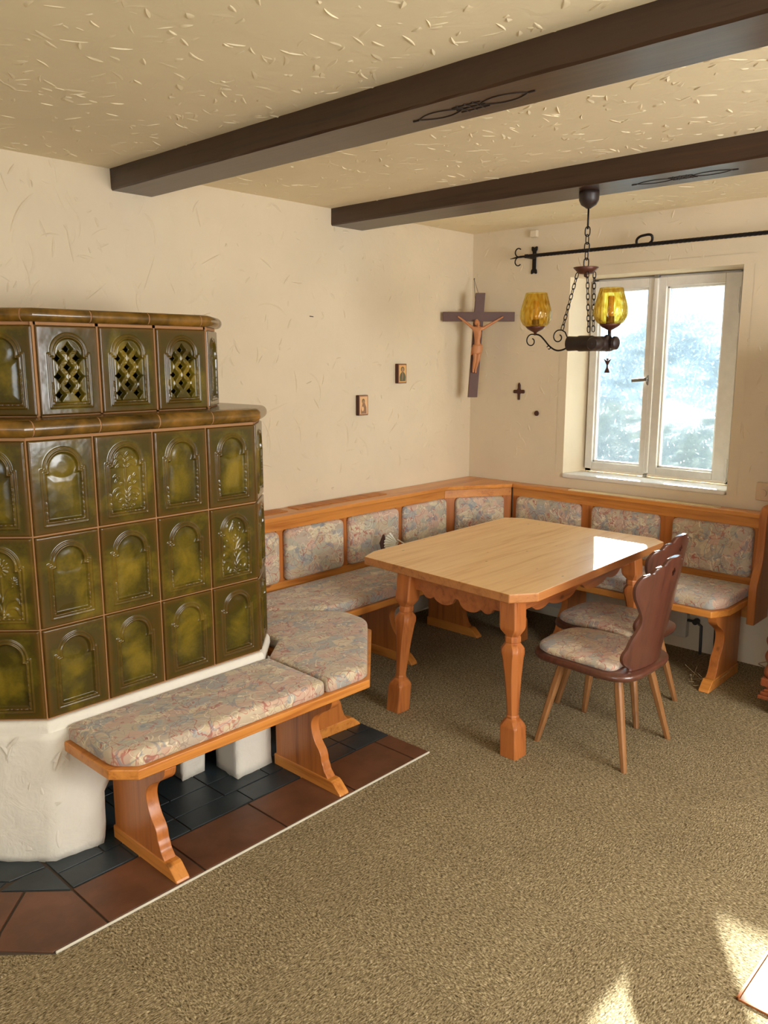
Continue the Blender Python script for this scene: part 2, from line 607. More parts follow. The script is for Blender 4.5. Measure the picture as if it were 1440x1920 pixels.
def struct(o, label=None):
    o['kind'] = 'structure'
    if label:
        o['label'] = label
    return o

def child(mb, name, mat, root, **kw):
    """mesh built in world coordinates, parented to an Empty standing at root.location"""
    o = mb.build(name, mat, None, **kw)
    off = Vector(root.location)
    p = root.parent
    while p is not None:
        off = off + Vector(p.location)
        p = p.parent
    if kw.get('loc') is None:
        for vv in o.data.vertices:
            vv.co -= off
    else:
        o.location = Vector(kw['loc']) - off
    o.parent = root
    return o

def dup(root, loc, label, rotz=None):
    r = root.copy()
    COL.objects.link(r)
    r.location = loc
    if rotz is not None:
        r.rotation_euler = (0, 0, rotz)
    r['label'] = label
    for ch in list(root.children):
        c = ch.copy()
        COL.objects.link(c)
        c.parent = r
        for g in list(ch.children):
            d = g.copy()
            COL.objects.link(d)
            d.parent = c
    return r

def round_poly(pts, rs, seg=5):
    out = []
    n = len(pts)
    if not isinstance(rs, (list, tuple)):
        rs = [rs] * n
    for i in range(n):
        p0, p, p1 = Vector(pts[i - 1]), Vector(pts[i]), Vector(pts[(i + 1) % n])
        r = rs[i]
        if r <= 0:
            out.append(tuple(p))
            continue
        a, b = (p0 - p), (p1 - p)
        t = min(r, a.length * 0.45, b.length * 0.45)
        A, B = p + a.normalized() * t, p + b.normalized() * t
        for k in range(seg + 1):
            s = k / seg
            out.append(tuple(A * (1 - s) ** 2 + p * 2 * s * (1 - s) + B * s ** 2))
    return out

def inset(poly, d):
    n = len(poly)
    area2 = sum(poly[i][0] * poly[(i + 1) % n][1] - poly[(i + 1) % n][0] * poly[i][1] for i in range(n))
    sg = 1 if area2 > 0 else -1
    out = []
    for i in range(n):
        p0, p, p1 = Vector(poly[i - 1]), Vector(poly[i]), Vector(poly[(i + 1) % n])
        a, b = (p - p0), (p1 - p)
        if a.length < 1e-7 or b.length < 1e-7:
            out.append(tuple(p))
            continue
        a.normalize(); b.normalize()
        na, nb = Vector((-a.y, a.x)) * sg, Vector((-b.y, b.x)) * sg
        m = na + nb
        m = m / max(0.3, m.dot(na))
        out.append(tuple(p + m * d))
    return out

def ring_at(pts, rs, d, seg=5):
    q = inset(pts, d) if d > 0 else pts
    if not isinstance(rs, (list, tuple)):
        rs = [rs] * len(pts)
    return round_poly(q, [max(.004, r - d * .35) for r in rs], seg)

def cushion_mb(pts, rs, th, fn, crown=0.006, seg=5):
    """rounded upholstered slab; w from 0 to th; pts = corner points, rs = corner radii"""
    mb = MB()
    steps = [(0.008, 0.0), (0.0, 0.007), (0.0, th * 0.72), (0.003, th * 0.88), (0.009, th * 0.97), (0.017, th + .001), (0.04, th + crown * 0.6), (0.07, th + crown)]
    mb.loft([[fn(u, v, w) for u, v in ring_at(pts, rs, d, seg)] for d, w in steps], True, True)
    return mb

XYZ = lambda u, v, w: (u, v, w)

# ------------------------------------------------------------------ room shell
rnd = random.Random(7)

def ridges(mb, fn, regions, n, lmin=0.035, lmax=0.12, hmin=0.002, hmax=0.005, mean=None, spread=1.0, avoid=None):
    """trowel ridges: thin curved slivers of plaster standing off the surface"""
    k = 0
    while k < n:
        r = regions[rnd.randrange(len(regions))]
        u, v = rnd.uniform(r[0], r[1]), rnd.uniform(r[2], r[3])
        if avoid and avoid(u, v):
            continue
        k += 1
        L = rnd.uniform(lmin, lmax) * (0.6 + 0.4 * rnd.random())
        a = rnd.gauss(mean, spread) if mean is not None else rnd.uniform(0, 2 * math.pi)
        cv = rnd.uniform(-1, 1) * 9
        H = rnd.uniform(hmin, hmax)
        wd = rnd.uniform(0.005, 0.013)
        sg = rnd.choice((-1, 1))
        N = 9
        rows = []
        x, y, th = u, v, a
        for i in range(N + 1):
            s = i / N
            t = (math.sin(math.pi * s) ** 0.7) if 0 < i < N else 0.0
            nx, ny = -math.sin(th) * sg, math.cos(th) * sg
            q = lambda k, hh: fn(x + nx * k * wd * t, y + ny * k * wd * t, hh * t - 0.0004)
            rows.append([q(-.35, 0), q(-.12, H * .8), q(.12, H), q(.7, H * .45), q(1.7, 0)])
            x += math.cos(th) * L / N
            y += math.sin(th) * L / N
            th += cv * L / N
        mb.loft(rows, False, False)

X0, Y0 = -2.5, -2.0
# floor
struct(MB().box(X0 - .1, XW + .1, Y0 - .1, YW + .1, -0.1, 0.0).build('floor', M['carpet']))
# ceiling
mb = MB().box(X0 - .1, XW + .3, Y0 - .1, YW + .1, ZC, ZC + 0.12)
ceil_avoid = lambda u, v: (2.07 < u < 2.33) or (3.49 < u < 3.79)
ridges(mb, lambda u, v, w: (u, v, ZC - w), [(0.0, 4.88, 0.2, 3.68)], 2400, 0.03, 0.11, 0.0014, 0.0040, 1.2, 0.9, ceil_avoid)
struct(mb.build('ceiling', M['ceil'], smooth=True))
# left wall (the long wall with the stove)
mb = MB().box(X0 - .1, XW + .3, YW, YW + .15, 0, ZC)
ridges(mb, lambda u, v, w: (u, YW - w, v), [(1.0, 4.88, 1.0, ZC - 0.02)], 480, 0.03, 0.12, 0.002, 0.006, 1.4, 0.8)
ridges(mb, lambda u, v, w: (u, YW - w, v), [(1.1, 2.5, 2.0, 2.5), (1.2, 3.2, 2.0, ZC - .05), (2.6, 4.6, 1.0, 1.6)], 60, 0.14, 0.30, 0.002, 0.006, 1.5, 0.5)
struct(mb.build('wall_left', M['wall'], smooth=True))
# window wall with the window opening, reveals splayed
WY0, WY1, WZ0, WZ1 = 1.79, 2.90, 1.022, 2.324
FX = 5.10
mb = MB()
TH = 0.35
mb.box(XW, XW + TH, Y0 - .1, WY0 - .06, 0, ZC)
mb.box(XW, XW + TH, WY1 + .06, YW + .15, 0, ZC)
mb.box(XW, XW + TH, WY0 - .06, WY1 + .06, 0, WZ0 - .02)
mb.box(XW, XW + TH, WY0 - .06, WY1 + .06, WZ1 + .06, ZC)
# splayed reveal pieces
mb.prism([(XW, WY0 - .061), (XW, WY0), (FX + .01, WY0 + .05), (XW + TH, WY0 + .05), (XW + TH, WY0 - .061)], WZ0 - .02, WZ1, XYZ)
mb.prism([(XW, WY1 + .061), (XW, WY1), (FX + .01, WY1 - .045), (XW + TH, WY1 - .045), (XW + TH, WY1 + .061)], WZ0 - .02, WZ1, XYZ)
mb.prism([(XW, WZ1 + .061), (XW, WZ1), (FX, WZ1 - .005), (XW + TH, WZ1 - .005), (XW + TH, WZ1 + .061)], WY0 - .06, WY1 + .06, lambda u, v, w: (u, w, v))
inwin = lambda u, v: (WY0 - .05 < u < WY1 + .05 and WZ0 - .05 < v < WZ1 + .02)
ridges(mb, lambda u, v, w: (XW - w, u, v), [(0.9, 3.68, 1.0, ZC - .02)], 220, 0.03, 0.11, 0.0015, 0.004, 1.2, 0.8, inwin)
struct(mb.build('wall_right', M['wall'], smooth=True))
# unseen walls behind the camera, each with its window opening (the daylight stands in them)
mb = MB()
mb.box(X0 - .1, X0, Y0 - .1, YW + .15, 0, 0.85).box(X0 - .1, X0, Y0 - .1, YW + .15, 2.25, ZC)
mb.box(X0 - .1, X0, Y0 - .1, -1.55, .85, 2.25).box(X0 - .1, X0, 0.55, YW + .15, .85, 2.25)
struct(mb.build('wall_back', M['wall']))
mb = MB()
mb.box(X0 - .1, XW + .3, Y0 - .1, Y0, 0, 1.0).box(X0 - .1, XW + .3, Y0 - .1, Y0, 2.4, ZC)
mb.box(X0 - .1, 1.5, Y0 - .1, Y0, 1.0, 2.4).box(3.5, XW + .3, Y0 - .1, Y0, 1.0, 2.4)
struct(mb.build('wall_front', M['wall']))

# window sill board (projects slightly, rounded nose)
mb = MB().box(XW - .018, FX + .02, WY0 + .004, WY1 - .004, WZ0 - .022, WZ0 + .008)
sill = struct(mb.build('trim_1', M['window_paint'], bevel=0.008, smooth=True))

# window: frame, two sashes, mullion, glass
def window():
    fy0, fy1, fz0, fz1 = 1.842, 2.855, 1.03, 2.316
    r = bpy.data.objects.new('window_1', None)
    COL.objects.link(r)
    r.location = (FX, (fy0 + fy1) / 2, fz0)
    struct(r, 'white painted two-sash casement window set deep in the wall')
    x0, x1 = FX + .02, FX + .09
    f = MB()
    f.box(x0, x1, fy0, fy0 + .045, fz0, fz1).box(x0, x1, fy1 - .045, fy1, fz0, fz1)
    f.box(x0, x1, fy0, fy1, fz1 - .04, fz1).box(x0, x1, fy0, fy1, fz0, fz0 + .05)
    child(f, 'window_frame', M['window_paint'], r, bevel=.003)
    def sash(ya, yb, ga, gb, zb=1.100, zt=2.245):
        # ya..yb outer, ga..gb glass opening
        s = MB()
        a0, a1 = FX - .012, FX + .05
        s.box(a0, a1, ya, ga, fz0 + .022, fz1 - .012).box(a0, a1, gb, yb, fz0 + .022, fz1 - .012)
        s.box(a0, a1, ga, gb, fz0 + .022, zb).box(a0, a1, ga, gb, zt, fz1 - .012)
        so = child(s, 'sash', M['window_paint'], r, bevel=.004, smooth=True)
        bead = MB()
        for (p, q, u, v) in ((ga, ga + .012, zb, zt), (gb - .012, gb, zb, zt)):
            bead.box(a0 + .02, a1 - .006, p, q, u, v)
        bead.box(a0 + .02, a1 - .006, ga, gb, zb, zb + .012).box(a0 + .02, a1 - .006, ga, gb, zt - .012, zt)
        b = bead.build('glazing_bead', M['window_paint'], bevel=.002)
        for vv in b.data.vertices:
            vv.co -= Vector(r.location)
        b.parent = so
        g = MB().box(FX + .03, FX + .034, ga - .004, gb + .004, zb - .004, zt + .004)
        go = g.build('pane', M['glass'])
        for vv in go.data.vertices:
            vv.co -= Vector(r.location)
        go.parent = so
        return so
    sL = sash(2.388, 2.842, 2.443, 2.790)
    sR = sash(1.862, 2.384, 2.324 - .365, 2.324)
    # raised centre strip on the left sash
    child(MB().box(FX - .03, FX - .008, 2.372, 2.402, fz0 + .03, fz1 - .016), 'meeting_strip', M['window_paint'], r, bevel=.006, smooth=True)
    h = MB().lathe([(0.001, 0), (.016, 0), (.017, .004), (.012, .008), (.001, .009)], (FX - .012, 2.41, 1.662), 20, 'x')
    for vi in range(len(h.v)):
        x, y, z = h.v[vi]
        h.v[vi] = (2 * (FX - .012) - x, y, 1.662 + (z - 1.662) * 1.9)
    ro = child(h, 'handle_rosette', M['chrome'], r, smooth=True)
    hl = MB()
    hl.tube([(FX - .02, 2.41, 1.668), (FX - .052, 2.41, 1.668)], .008, 10)
    hl.loft([[(FX - .052 + dx, y, 1.668 + dz + (y - 2.41) * -0.10) for dx, dz in ((-.007, -.011), (.007, -.011), (.007, .011), (-.007, .011))] for y in (2.398, 2.42, 2.50, 2.505)])
    child(hl, 'window_handle', M['chrome'], r, bevel=.003, smooth=True)
    for z in (2.14, 1.12):
        hg = MB()
        hg.tube([(FX - .02, 1.872, z - .06), (FX - .02, 1.872, z + .06)], .0065, 10)
        hg.tube([(FX - .02, 1.872, z - .075), (FX - .02, 1.872, z - .06)], .008, 10)
        hg.tube([(FX - .02, 1.872, z + .06), (FX - .02, 1.872, z + .075)], .008, 10)
        child(hg, 'hinge', M['window_paint'], r, smooth=True)
    for y, z in ((2.395, fz0 + .012), (2.395, fz1 - .006)):
        child(MB().box(FX - .02, FX + .01, y - .018, y + .012, z - .008, z + .010), 'bolt_keeper', M['chrome'], r, bevel=.002)
    return r
window()

# ------------------------------------------------------------------ beams
def beam(x0, x1, label, carve):
    root = thing('ceiling_beam', label, 'beam', ((x0 + x1) / 2, 0.8, 2.575))
    mb = MB()
    N = 60
    r2 = random.Random(int(x0 * 100))
    rings = []
    for i in range(N + 1):
        y = Y0 + (YW - Y0) * i / N
        j = lambda: r2.uniform(-.0018, .0018)
        rings.append([(x0 + j(), y, ZC + .01), (x0 + j(), y, 2.583 + j()), (x0 + .006 + j() * .4, y, 2.575 + j() * .3), (x1 - .006 + j() * .4, y, 2.575 + j() * .3), (x1 + j(), y, 2.583), (x1 + j(), y, ZC + .01)])
    mb.loft(rings)
    child(mb, 'timber', M['beam'], root)
    # carved ornament: two pointed leaves either side of a small square knot
    c = MB()
    yc, xc = carve
    zc = 2.5745
    def leaf(ya, yb, w):
        n = 22
        for sgn in (-1, 1):
            pts = []
            for k in range(n + 1):
                s = k / n
                pts.append((xc + sgn * w * math.sin(math.pi * s) ** .8, ya + (yb - ya) * s, zc))
            c.tube(pts, .0022, 5)
    leaf(yc - .035, yc - .21, .032)
    leaf(yc + .035, yc + .21, .032)
    for dx in (-.026, 0, .026):
        c.tube([(xc + dx, yc - .055, zc), (xc + dx, yc + .055, zc)], .0022, 5)
    for dy in (-.03, 0, .03):
        c.tube([(xc - .036, yc + dy, zc), (xc + .036, yc + dy, zc)], .0022, 5)
    for dy in (-.225, .225):
        c.tube([(xc, yc + dy - .012, zc), (xc, yc + dy + .012, zc)], .0035, 5)
    o = child(c, 'carved_ornament', M['carved'], root)
    # frayed line of plaster where the beam meets the ceiling
    return root
beam(2.088, 2.308, 'dark brown ceiling beam nearest the camera, running above the stove', (1.68, 2.198))
beam(3.505, 3.772, 'dark brown ceiling beam nearer the window, holding the hanging lamp', (1.62, 3.64))

# ------------------------------------------------------------------ hearth floor tiles
mb = MB()
mb.prism([(0.60, 3.6), (0.60, 2.60), (0.938, 2.253), (2.72, 2.253), (2.72, 3.6)], 0.0, 0.004, XYZ)
base = struct(mb.build('trim_2', M['joint']), 'grey joint bed under the stove hearth tiles')
g = .004
mb = MB()
xs = [1.115, 1.49, 1.867, 2.243, 2.62, 2.72]
for a, b in zip(xs[:-1], xs[1:]):
    mb.prism([(a + g, 2.262), (b - g if b < 2.7 else b, 2.262), (b - g if b < 2.7 else b, 2.505), (a + g, 2.505)], .003, .009, XYZ)
mb.prism([(0.942, 2.262), (1.115 - g, 2.262), (1.115 - g, 2.497), (1.000, 2.608), (0.858, 2.462), (0.815, 2.395), (0.93, 2.262)], .003, .009, XYZ)
mb.prism([(0.852, 2.470), (0.992, 2.616), (0.80, 2.82), (0.60, 2.82), (0.60, 2.60), (0.805, 2.405)], .003, .009, XYZ)
hearth = thing('hearth_border', 'brown tiled border strip on the floor in front of the tiled stove', 'floor tiles', (1.8, 2.38, 0))
child(mb, 'brown_tiles', M['terracotta'], hearth, bevel=.0015)
r3 = random.Random(3)
mb = MB()
# dark slates: rows along the strip, uneven widths
yrow = 2.513
rows = [0.115, 0.125, 0.235, 0.12, 0.23, 0.12, 0.12]
for k, h in enumerate(rows):
    x = 1.12 if k < 2 else 1.12
    first = True
    while x < 2.715:
        w = r3.choice((0.12, 0.24, 0.24, 0.18, 0.30))
        x2 = min(2.72, x + w)
        if 2.72 - x2 < .05:
            x2 = 2.72
        mb.prism([(x + .003, yrow + .003), (x2 - .003 if x2 < 2.719 else x2, yrow + .003), (x2 - .003 if x2 < 2.719 else x2, yrow + h - .003), (x + .003, yrow + h - .003)], .003, .009 + r3.uniform(-.0006, .0006), XYZ)
        x = x2
    yrow += h
# slates turning round the corner of the stove
mb.prism([(1.112, 2.513), (1.112, 2.69), (1.03, 2.70), (0.945, 2.675)], .003, .009, XYZ)
mb.prism([(1.108, 2.70), (1.108, 3.0), (0.93, 3.0), (0.94, 2.76), (0.985, 2.708)], .003, .009, XYZ)
mb.prism([(0.935, 2.690), (0.975, 2.712), (0.925, 2.76), (0.92, 3.0), (0.70, 3.0), (0.70, 2.93)], .003, .009, XYZ)
slate = thing('hearth_slates', 'dark slate tiles under and around the foot of the tiled stove', 'floor tiles', (1.9, 2.8, 0))
child(mb, 'slate_tiles', M['slate'], slate, bevel=.0012)
mb = MB()
mb.box(0.937, 2.722, 2.251, 2.2565, 0.002, .010)
tag(mb.build('edge_trim', M['metal_trim'], bevel=.001), 'thin pale metal strip between the brown hearth tiles and the carpet', 'trim')

# pinkish tile floor beyond the carpet edge, lower right
mb = MB()
for a in range(5):
    for b in range(5):
        mb.box(2.184 + a * .30 + .0015, 2.184 + (a + 1) * .30 - .0015, .652 - (b + 1) * .30 + .0015, .652 - b * .30 - .0015, 0.0, .004)
pf = struct(mb.build('trim_3', M['pink_tile'], bevel=.001), 'pinkish floor tiles where the carpet ends')
mb = MB()
mb.box(2.178, 3.70, .652, .660, 0.0, .006)
mb.box(2.178, 2.184, -.86, .660, 0.0, .006)
struct(mb.build('trim_4', M['table_apron'], bevel=.001), 'brown edging strip around the pinkish floor tiles')

# ------------------------------------------------------------------ tiled stove
TW, THH = 0.2375, 0.33

def seg_curve(pts, n=24):
    """Catmull-Rom through pts -> sample array"""
    P = [np.array(p, float) for p in pts]
    P = [2 * P[0] - P[1]] + P + [2 * P[-1] - P[-2]]
    out = []
    for i in range(1, len(P) - 2):
        for k in range(n):
            t = k / n
            a, b, c, d = P[i - 1], P[i], P[i + 1], P[i + 2]
            out.append(0.5 * ((2 * b) + (-a + c) * t + (2 * a - 5 * b + 4 * c - d) * t * t + (-a + 3 * b - 3 * c + d) * t ** 3))
    out.append(P[-2])
    return np.array(out)

def curves_for(kind):
    c = []
    mir = lambda p: [(-x, y) for x, y in p]
    if kind == 'birds':
        c.append(([(0, .05), (0, .12), (0, .19), (0, .235)], .0028, .0035))
        for p in ([(0, .10), (.02, .125), (.045, .12), (.05, .10), (.038, .092), (.032, .104)],
                  [(0, .085), (.018, .105), (.036, .10), (.04, .082), (.028, .078)],
                  [(0, .07), (.015, .085), (.028, .078), (.03, .062), (.018, .056)],
                  [(.0, .055), (.012, .062), (.02, .05), (.012, .043)],
                  [(.012, .15), (.02, .165), (.032, .162), (.04, .15), (.03, .14), (.018, .143)],
                  [(.032, .162), (.038, .175), (.046, .17)],
                  [(.005, .225), (.02, .235), (.035, .228), (.042, .215)],
                  [(0, .24), (.015, .255), (.03, .25), (.036, .238)],
                  [(.008, .205), (.022, .212), (.034, .205)]):
            c.append((p, .0026, .0032)); c.append((mir(p), .0026, .0032))
    elif kind == 'tulip':
        c.append(([(0, .05), (0, .10), (0, .16), (0, .20)], .003, .0035))
        for p in ([(0, .175), (.022, .19), (.024, .22), (.010, .245), (0, .262)],
                  [(0, .19), (.010, .205), (.010, .225), (0, .245)],
                  [(.024, .22), (.034, .235), (.03, .25)],
                  [(0, .06), (.02, .09), (.05, .10), (.056, .075), (.04, .06), (.03, .072)],
                  [(0, .075), (.022, .115), (.046, .13), (.058, .12)],
                  [(0, .11), (.02, .15), (.045, .165), (.05, .15), (.03, .138)],
                  [(0, .05), (.018, .06), (.026, .048), (.014, .042)],
                  [(.006, .14), (.02, .17), (.036, .185)]):
            c.append((p, .0026, .0032)); c.append((mir(p), .0026, .0032))
    elif kind == 'daisy':
        c.append(([(0, .05), (0, .12), (0, .19)], .003, .0035))
        for k in range(12):
            a = 2 * math.pi * k / 12
            c.append(([(.008 * math.cos(a), .22 + .010 * math.sin(a)), (.026 * math.cos(a), .22 + .03 * math.sin(a))], .0026, .003))
            for sx in (-1, 1):
                c.append(([(sx * .042 + .005 * math.cos(a), .17 + .006 * math.sin(a)), (sx * .042 + .014 * math.cos(a), .17 + .017 * math.sin(a))], .0018, .0028))
        for p in ([(0, .10), (.018, .14), (.038, .155)], [(0, .055), (.018, .095), (.045, .11), (.058, .09)], [(0, .05), (.02, .075), (.045, .075), (.055, .055)], [(0, .045), (.012, .055), (.018, .045)]):
            c.append((p, .0026, .0032)); c.append((mir(p), .0026, .0032))
    return c

def tile_mesh(kind, w, h, res=0.0026):
    nu, nv = int(w / res), int(h / res)
    us = np.linspace(-w / 2, w / 2, nu + 1)
    vs = np.linspace(0, h, nv + 1)
    U, V = np.meshgrid(us, vs)
    k = h / 0.324
    a = w * 0.345
    vb, vsd, vc, rr = .028 * k, .224 * k, .226 * k, w * 0.298
    # signed distance of the arched frame (negative inside)
    qx = np.abs(U) - a
    qy = np.abs(V - (vb + vsd) / 2) - (vsd - vb) / 2
    dr = np.hypot(np.maximum(qx, 0), np.maximum(qy, 0)) + np.minimum(np.maximum(qx, qy), 0)
    dc = np.hypot(U, V - vc) - rr
    d = np.minimum(dr, dc)
    G = lambda c0, s: np.exp(-((d + c0) / s) ** 2)
    ss = lambda x, e0, e1: np.clip((x - e0) / (e1 - e0), 0, 1) ** 2 * (3 - 2 * np.clip((x - e0) / (e1 - e0), 0, 1))
    H = 0.0042 * G(.001, .0024) + .0016 * ss(-d, 0.002, 0.008)
    bead = np.where(((V > .08 * k) & (V < .17 * k) & (U > 0)) | ((V < .1) & (U > -.02)) | ((U < 0) & (V > .05 * k) & (V < .12 * k)), 0.55 + 0.45 * np.sign(np.sin((U + V) * 2 * math.pi / .0068)), 1.0)
    H = H + 0.0050 * G(.0125, .0030) * bead
    H = H - .0085 * ss(-d, .0160, .0205)
    if kind == 'plain':
        H = H + .0020 * ss(-d, .022, .05)
    relief = np.clip(G(.001, .0030) * .8 + G(.0125, .0035) * .8, 0, 1)
    edge = np.minimum(np.minimum(w / 2 - np.abs(U), V), h - V)
    relief = np.maximum(relief, (1 - ss(edge, 0.0, .022)) * .9)
    H = H + .0078
    H = np.where(edge < .0045, np.minimum(H, .0078 * ss(edge, -.0015, .0045) + .0005), H)
    hole = np.zeros_like(U, bool)
    if kind == 'lattice':
        lat = np.zeros_like(U)
        inside = -d > .0185
        cs = []
        sx, sy = w * .145, .033 * k
        for row, cols in ((0, (-1, 1)), (1, (0,)), (2, (-1, 1)), (3, (0,)), (4, (-1, 1)), (5, (0,))):
            for cc in cols:
                cs.append((cc * sx * 1.08, (.071 + row * .0335) * k + 0.002))
        for (cu, cv) in cs:
            du, dv = np.abs(U - cu) / (w * .086), np.abs(V - cv) / (.0262 * k)
            m = du ** 0.80 + dv ** 0.80
            lat = np.maximum(lat, 1 - ss(m, 0.92, 1.12))
            hole |= m < 0.88
        H = H + np.where(inside, .0035 * (1 - lat) * (0.4 + 0.6 * ss(-d, .0185, .022)), 0) - .016 * lat
        # interlaced rings between the openings
        ring = np.zeros_like(U)
        for row in range(1, 5):
            for cc in ((-0.5, 0.5)):
                cu, cv = cc * sx * 1.08, (.071 + row * .0335) * k + 0.002
                ring = np.maximum(ring, np.exp(-((np.hypot(U - cu, (V - cv)) - .0205) / .003) ** 2))
        H = H + np.where(inside & (lat < .1), .002 * ring, 0)
        relief = np.where(inside, np.maximum(relief * .5, ring * .4), relief)
    for pts, wdt, hh in curves_for(kind):
        S = seg_curve([(x * w / .2315, y * k) for x, y in pts], 8)
        dd = np.full(U.shape, 1.0)
        for (a0, a1) in zip(S[:-1], S[1:]):
            e = a1 - a0
            L2 = max(1e-12, e @ e)
            t = np.clip(((U - a0[0]) * e[0] + (V - a0[1]) * e[1]) / L2, 0, 1)
            dd = np.minimum(dd, np.hypot(U - a0[0] - t * e[0], V - a0[1] - t * e[1]))
        bmp = np.exp(-(dd / wdt) ** 2)
        H = H + np.where(-d > .012, hh * bmp, 0)
        relief = np.maximum(relief, bmp * .45 * (-d > .012))
    verts = np.stack([U.ravel(), -H.ravel(), V.ravel()], 1)
    idx = np.arange((nu + 1) * (nv + 1)).reshape(nv + 1, nu + 1)
    q = np.stack([idx[:-1, :-1], idx[:-1, 1:], idx[1:, 1:], idx[1:, :-1]], -1)
    if kind == 'lattice':
        keep = ~(hole[:-1, :-1] & hole[:-1, 1:] & hole[1:, 1:] & hole[1:, :-1])
        q = q[keep]
    faces = [tuple(int(i) for i in f) for f in q.reshape(-1, 4)]
    # side skirt back to the wall of the stove
    base = len(verts)
    bl = list(idx[0, :]) + list(idx[1:, -1]) + list(idx[-1, -2::-1]) + list(idx[-2:0:-1, 0])
    sk = [(verts[i][0], .006, verts[i][2]) for i in bl]
    n = len(bl)
    faces += [(int(bl[i]), base + i, base + (i + 1) % n, int(bl[(i + 1) % n])) for i in range(n)]
    allv = [tuple(map(float, v)) for v in verts] + [tuple(map(float, v)) for v in sk]
    me = bpy.data.meshes.new('stove_tile')
    me.from_pydata(allv, [], faces)
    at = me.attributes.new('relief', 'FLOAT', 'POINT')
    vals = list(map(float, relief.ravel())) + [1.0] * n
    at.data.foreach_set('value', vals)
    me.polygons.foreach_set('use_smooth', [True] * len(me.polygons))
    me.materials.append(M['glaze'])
    me.update()
    return me

def sweep(mb, path, t0, t1, prof):
    """sweep a closed profile (outward offset, z) along 2-D polyline path between arclengths"""
    P = [Vector(p) for p in path]
    L = [0]
    for a, b in zip(P[:-1], P[1:]):
        L.append(L[-1] + (b - a).length)
    nrm = []
    for i in range(len(P)):
        ns = []
        if i > 0:
            d = (P[i] - P[i - 1]).normalized(); ns.append(Vector((d.y, -d.x)))
        if i < len(P) - 1:
            d = (P[i + 1] - P[i]).normalized(); ns.append(Vector((d.y, -d.x)))
        m = sum(ns, Vector((0, 0)))
        m = m / m.dot(ns[0])
        nrm.append(m)
    def at(t):
        for i in range(len(P) - 1):
            if t <= L[i + 1] + 1e-9:
                s = (t - L[i]) / (L[i + 1] - L[i])
                d = (P[i + 1] - P[i]).normalized()
                if s < 1e-6:
                    return P[i], nrm[i]
                if s > 1 - 1e-6:
                    return P[i + 1], nrm[i + 1]
                return P[i].lerp(P[i + 1], s), Vector((d.y, -d.x))
        return P[-1], nrm[-1]
    ts = [t0] + [l for l in L if t0 + 1e-4 < l < t1 - 1e-4] + [t1]
    rings = []
    for t in ts:
        p, m = at(t)
        rings.append([(p.x + m.x * o, p.y + m.y * o, z) for o, z in prof])
    mb.loft(rings)
    return L[-1]

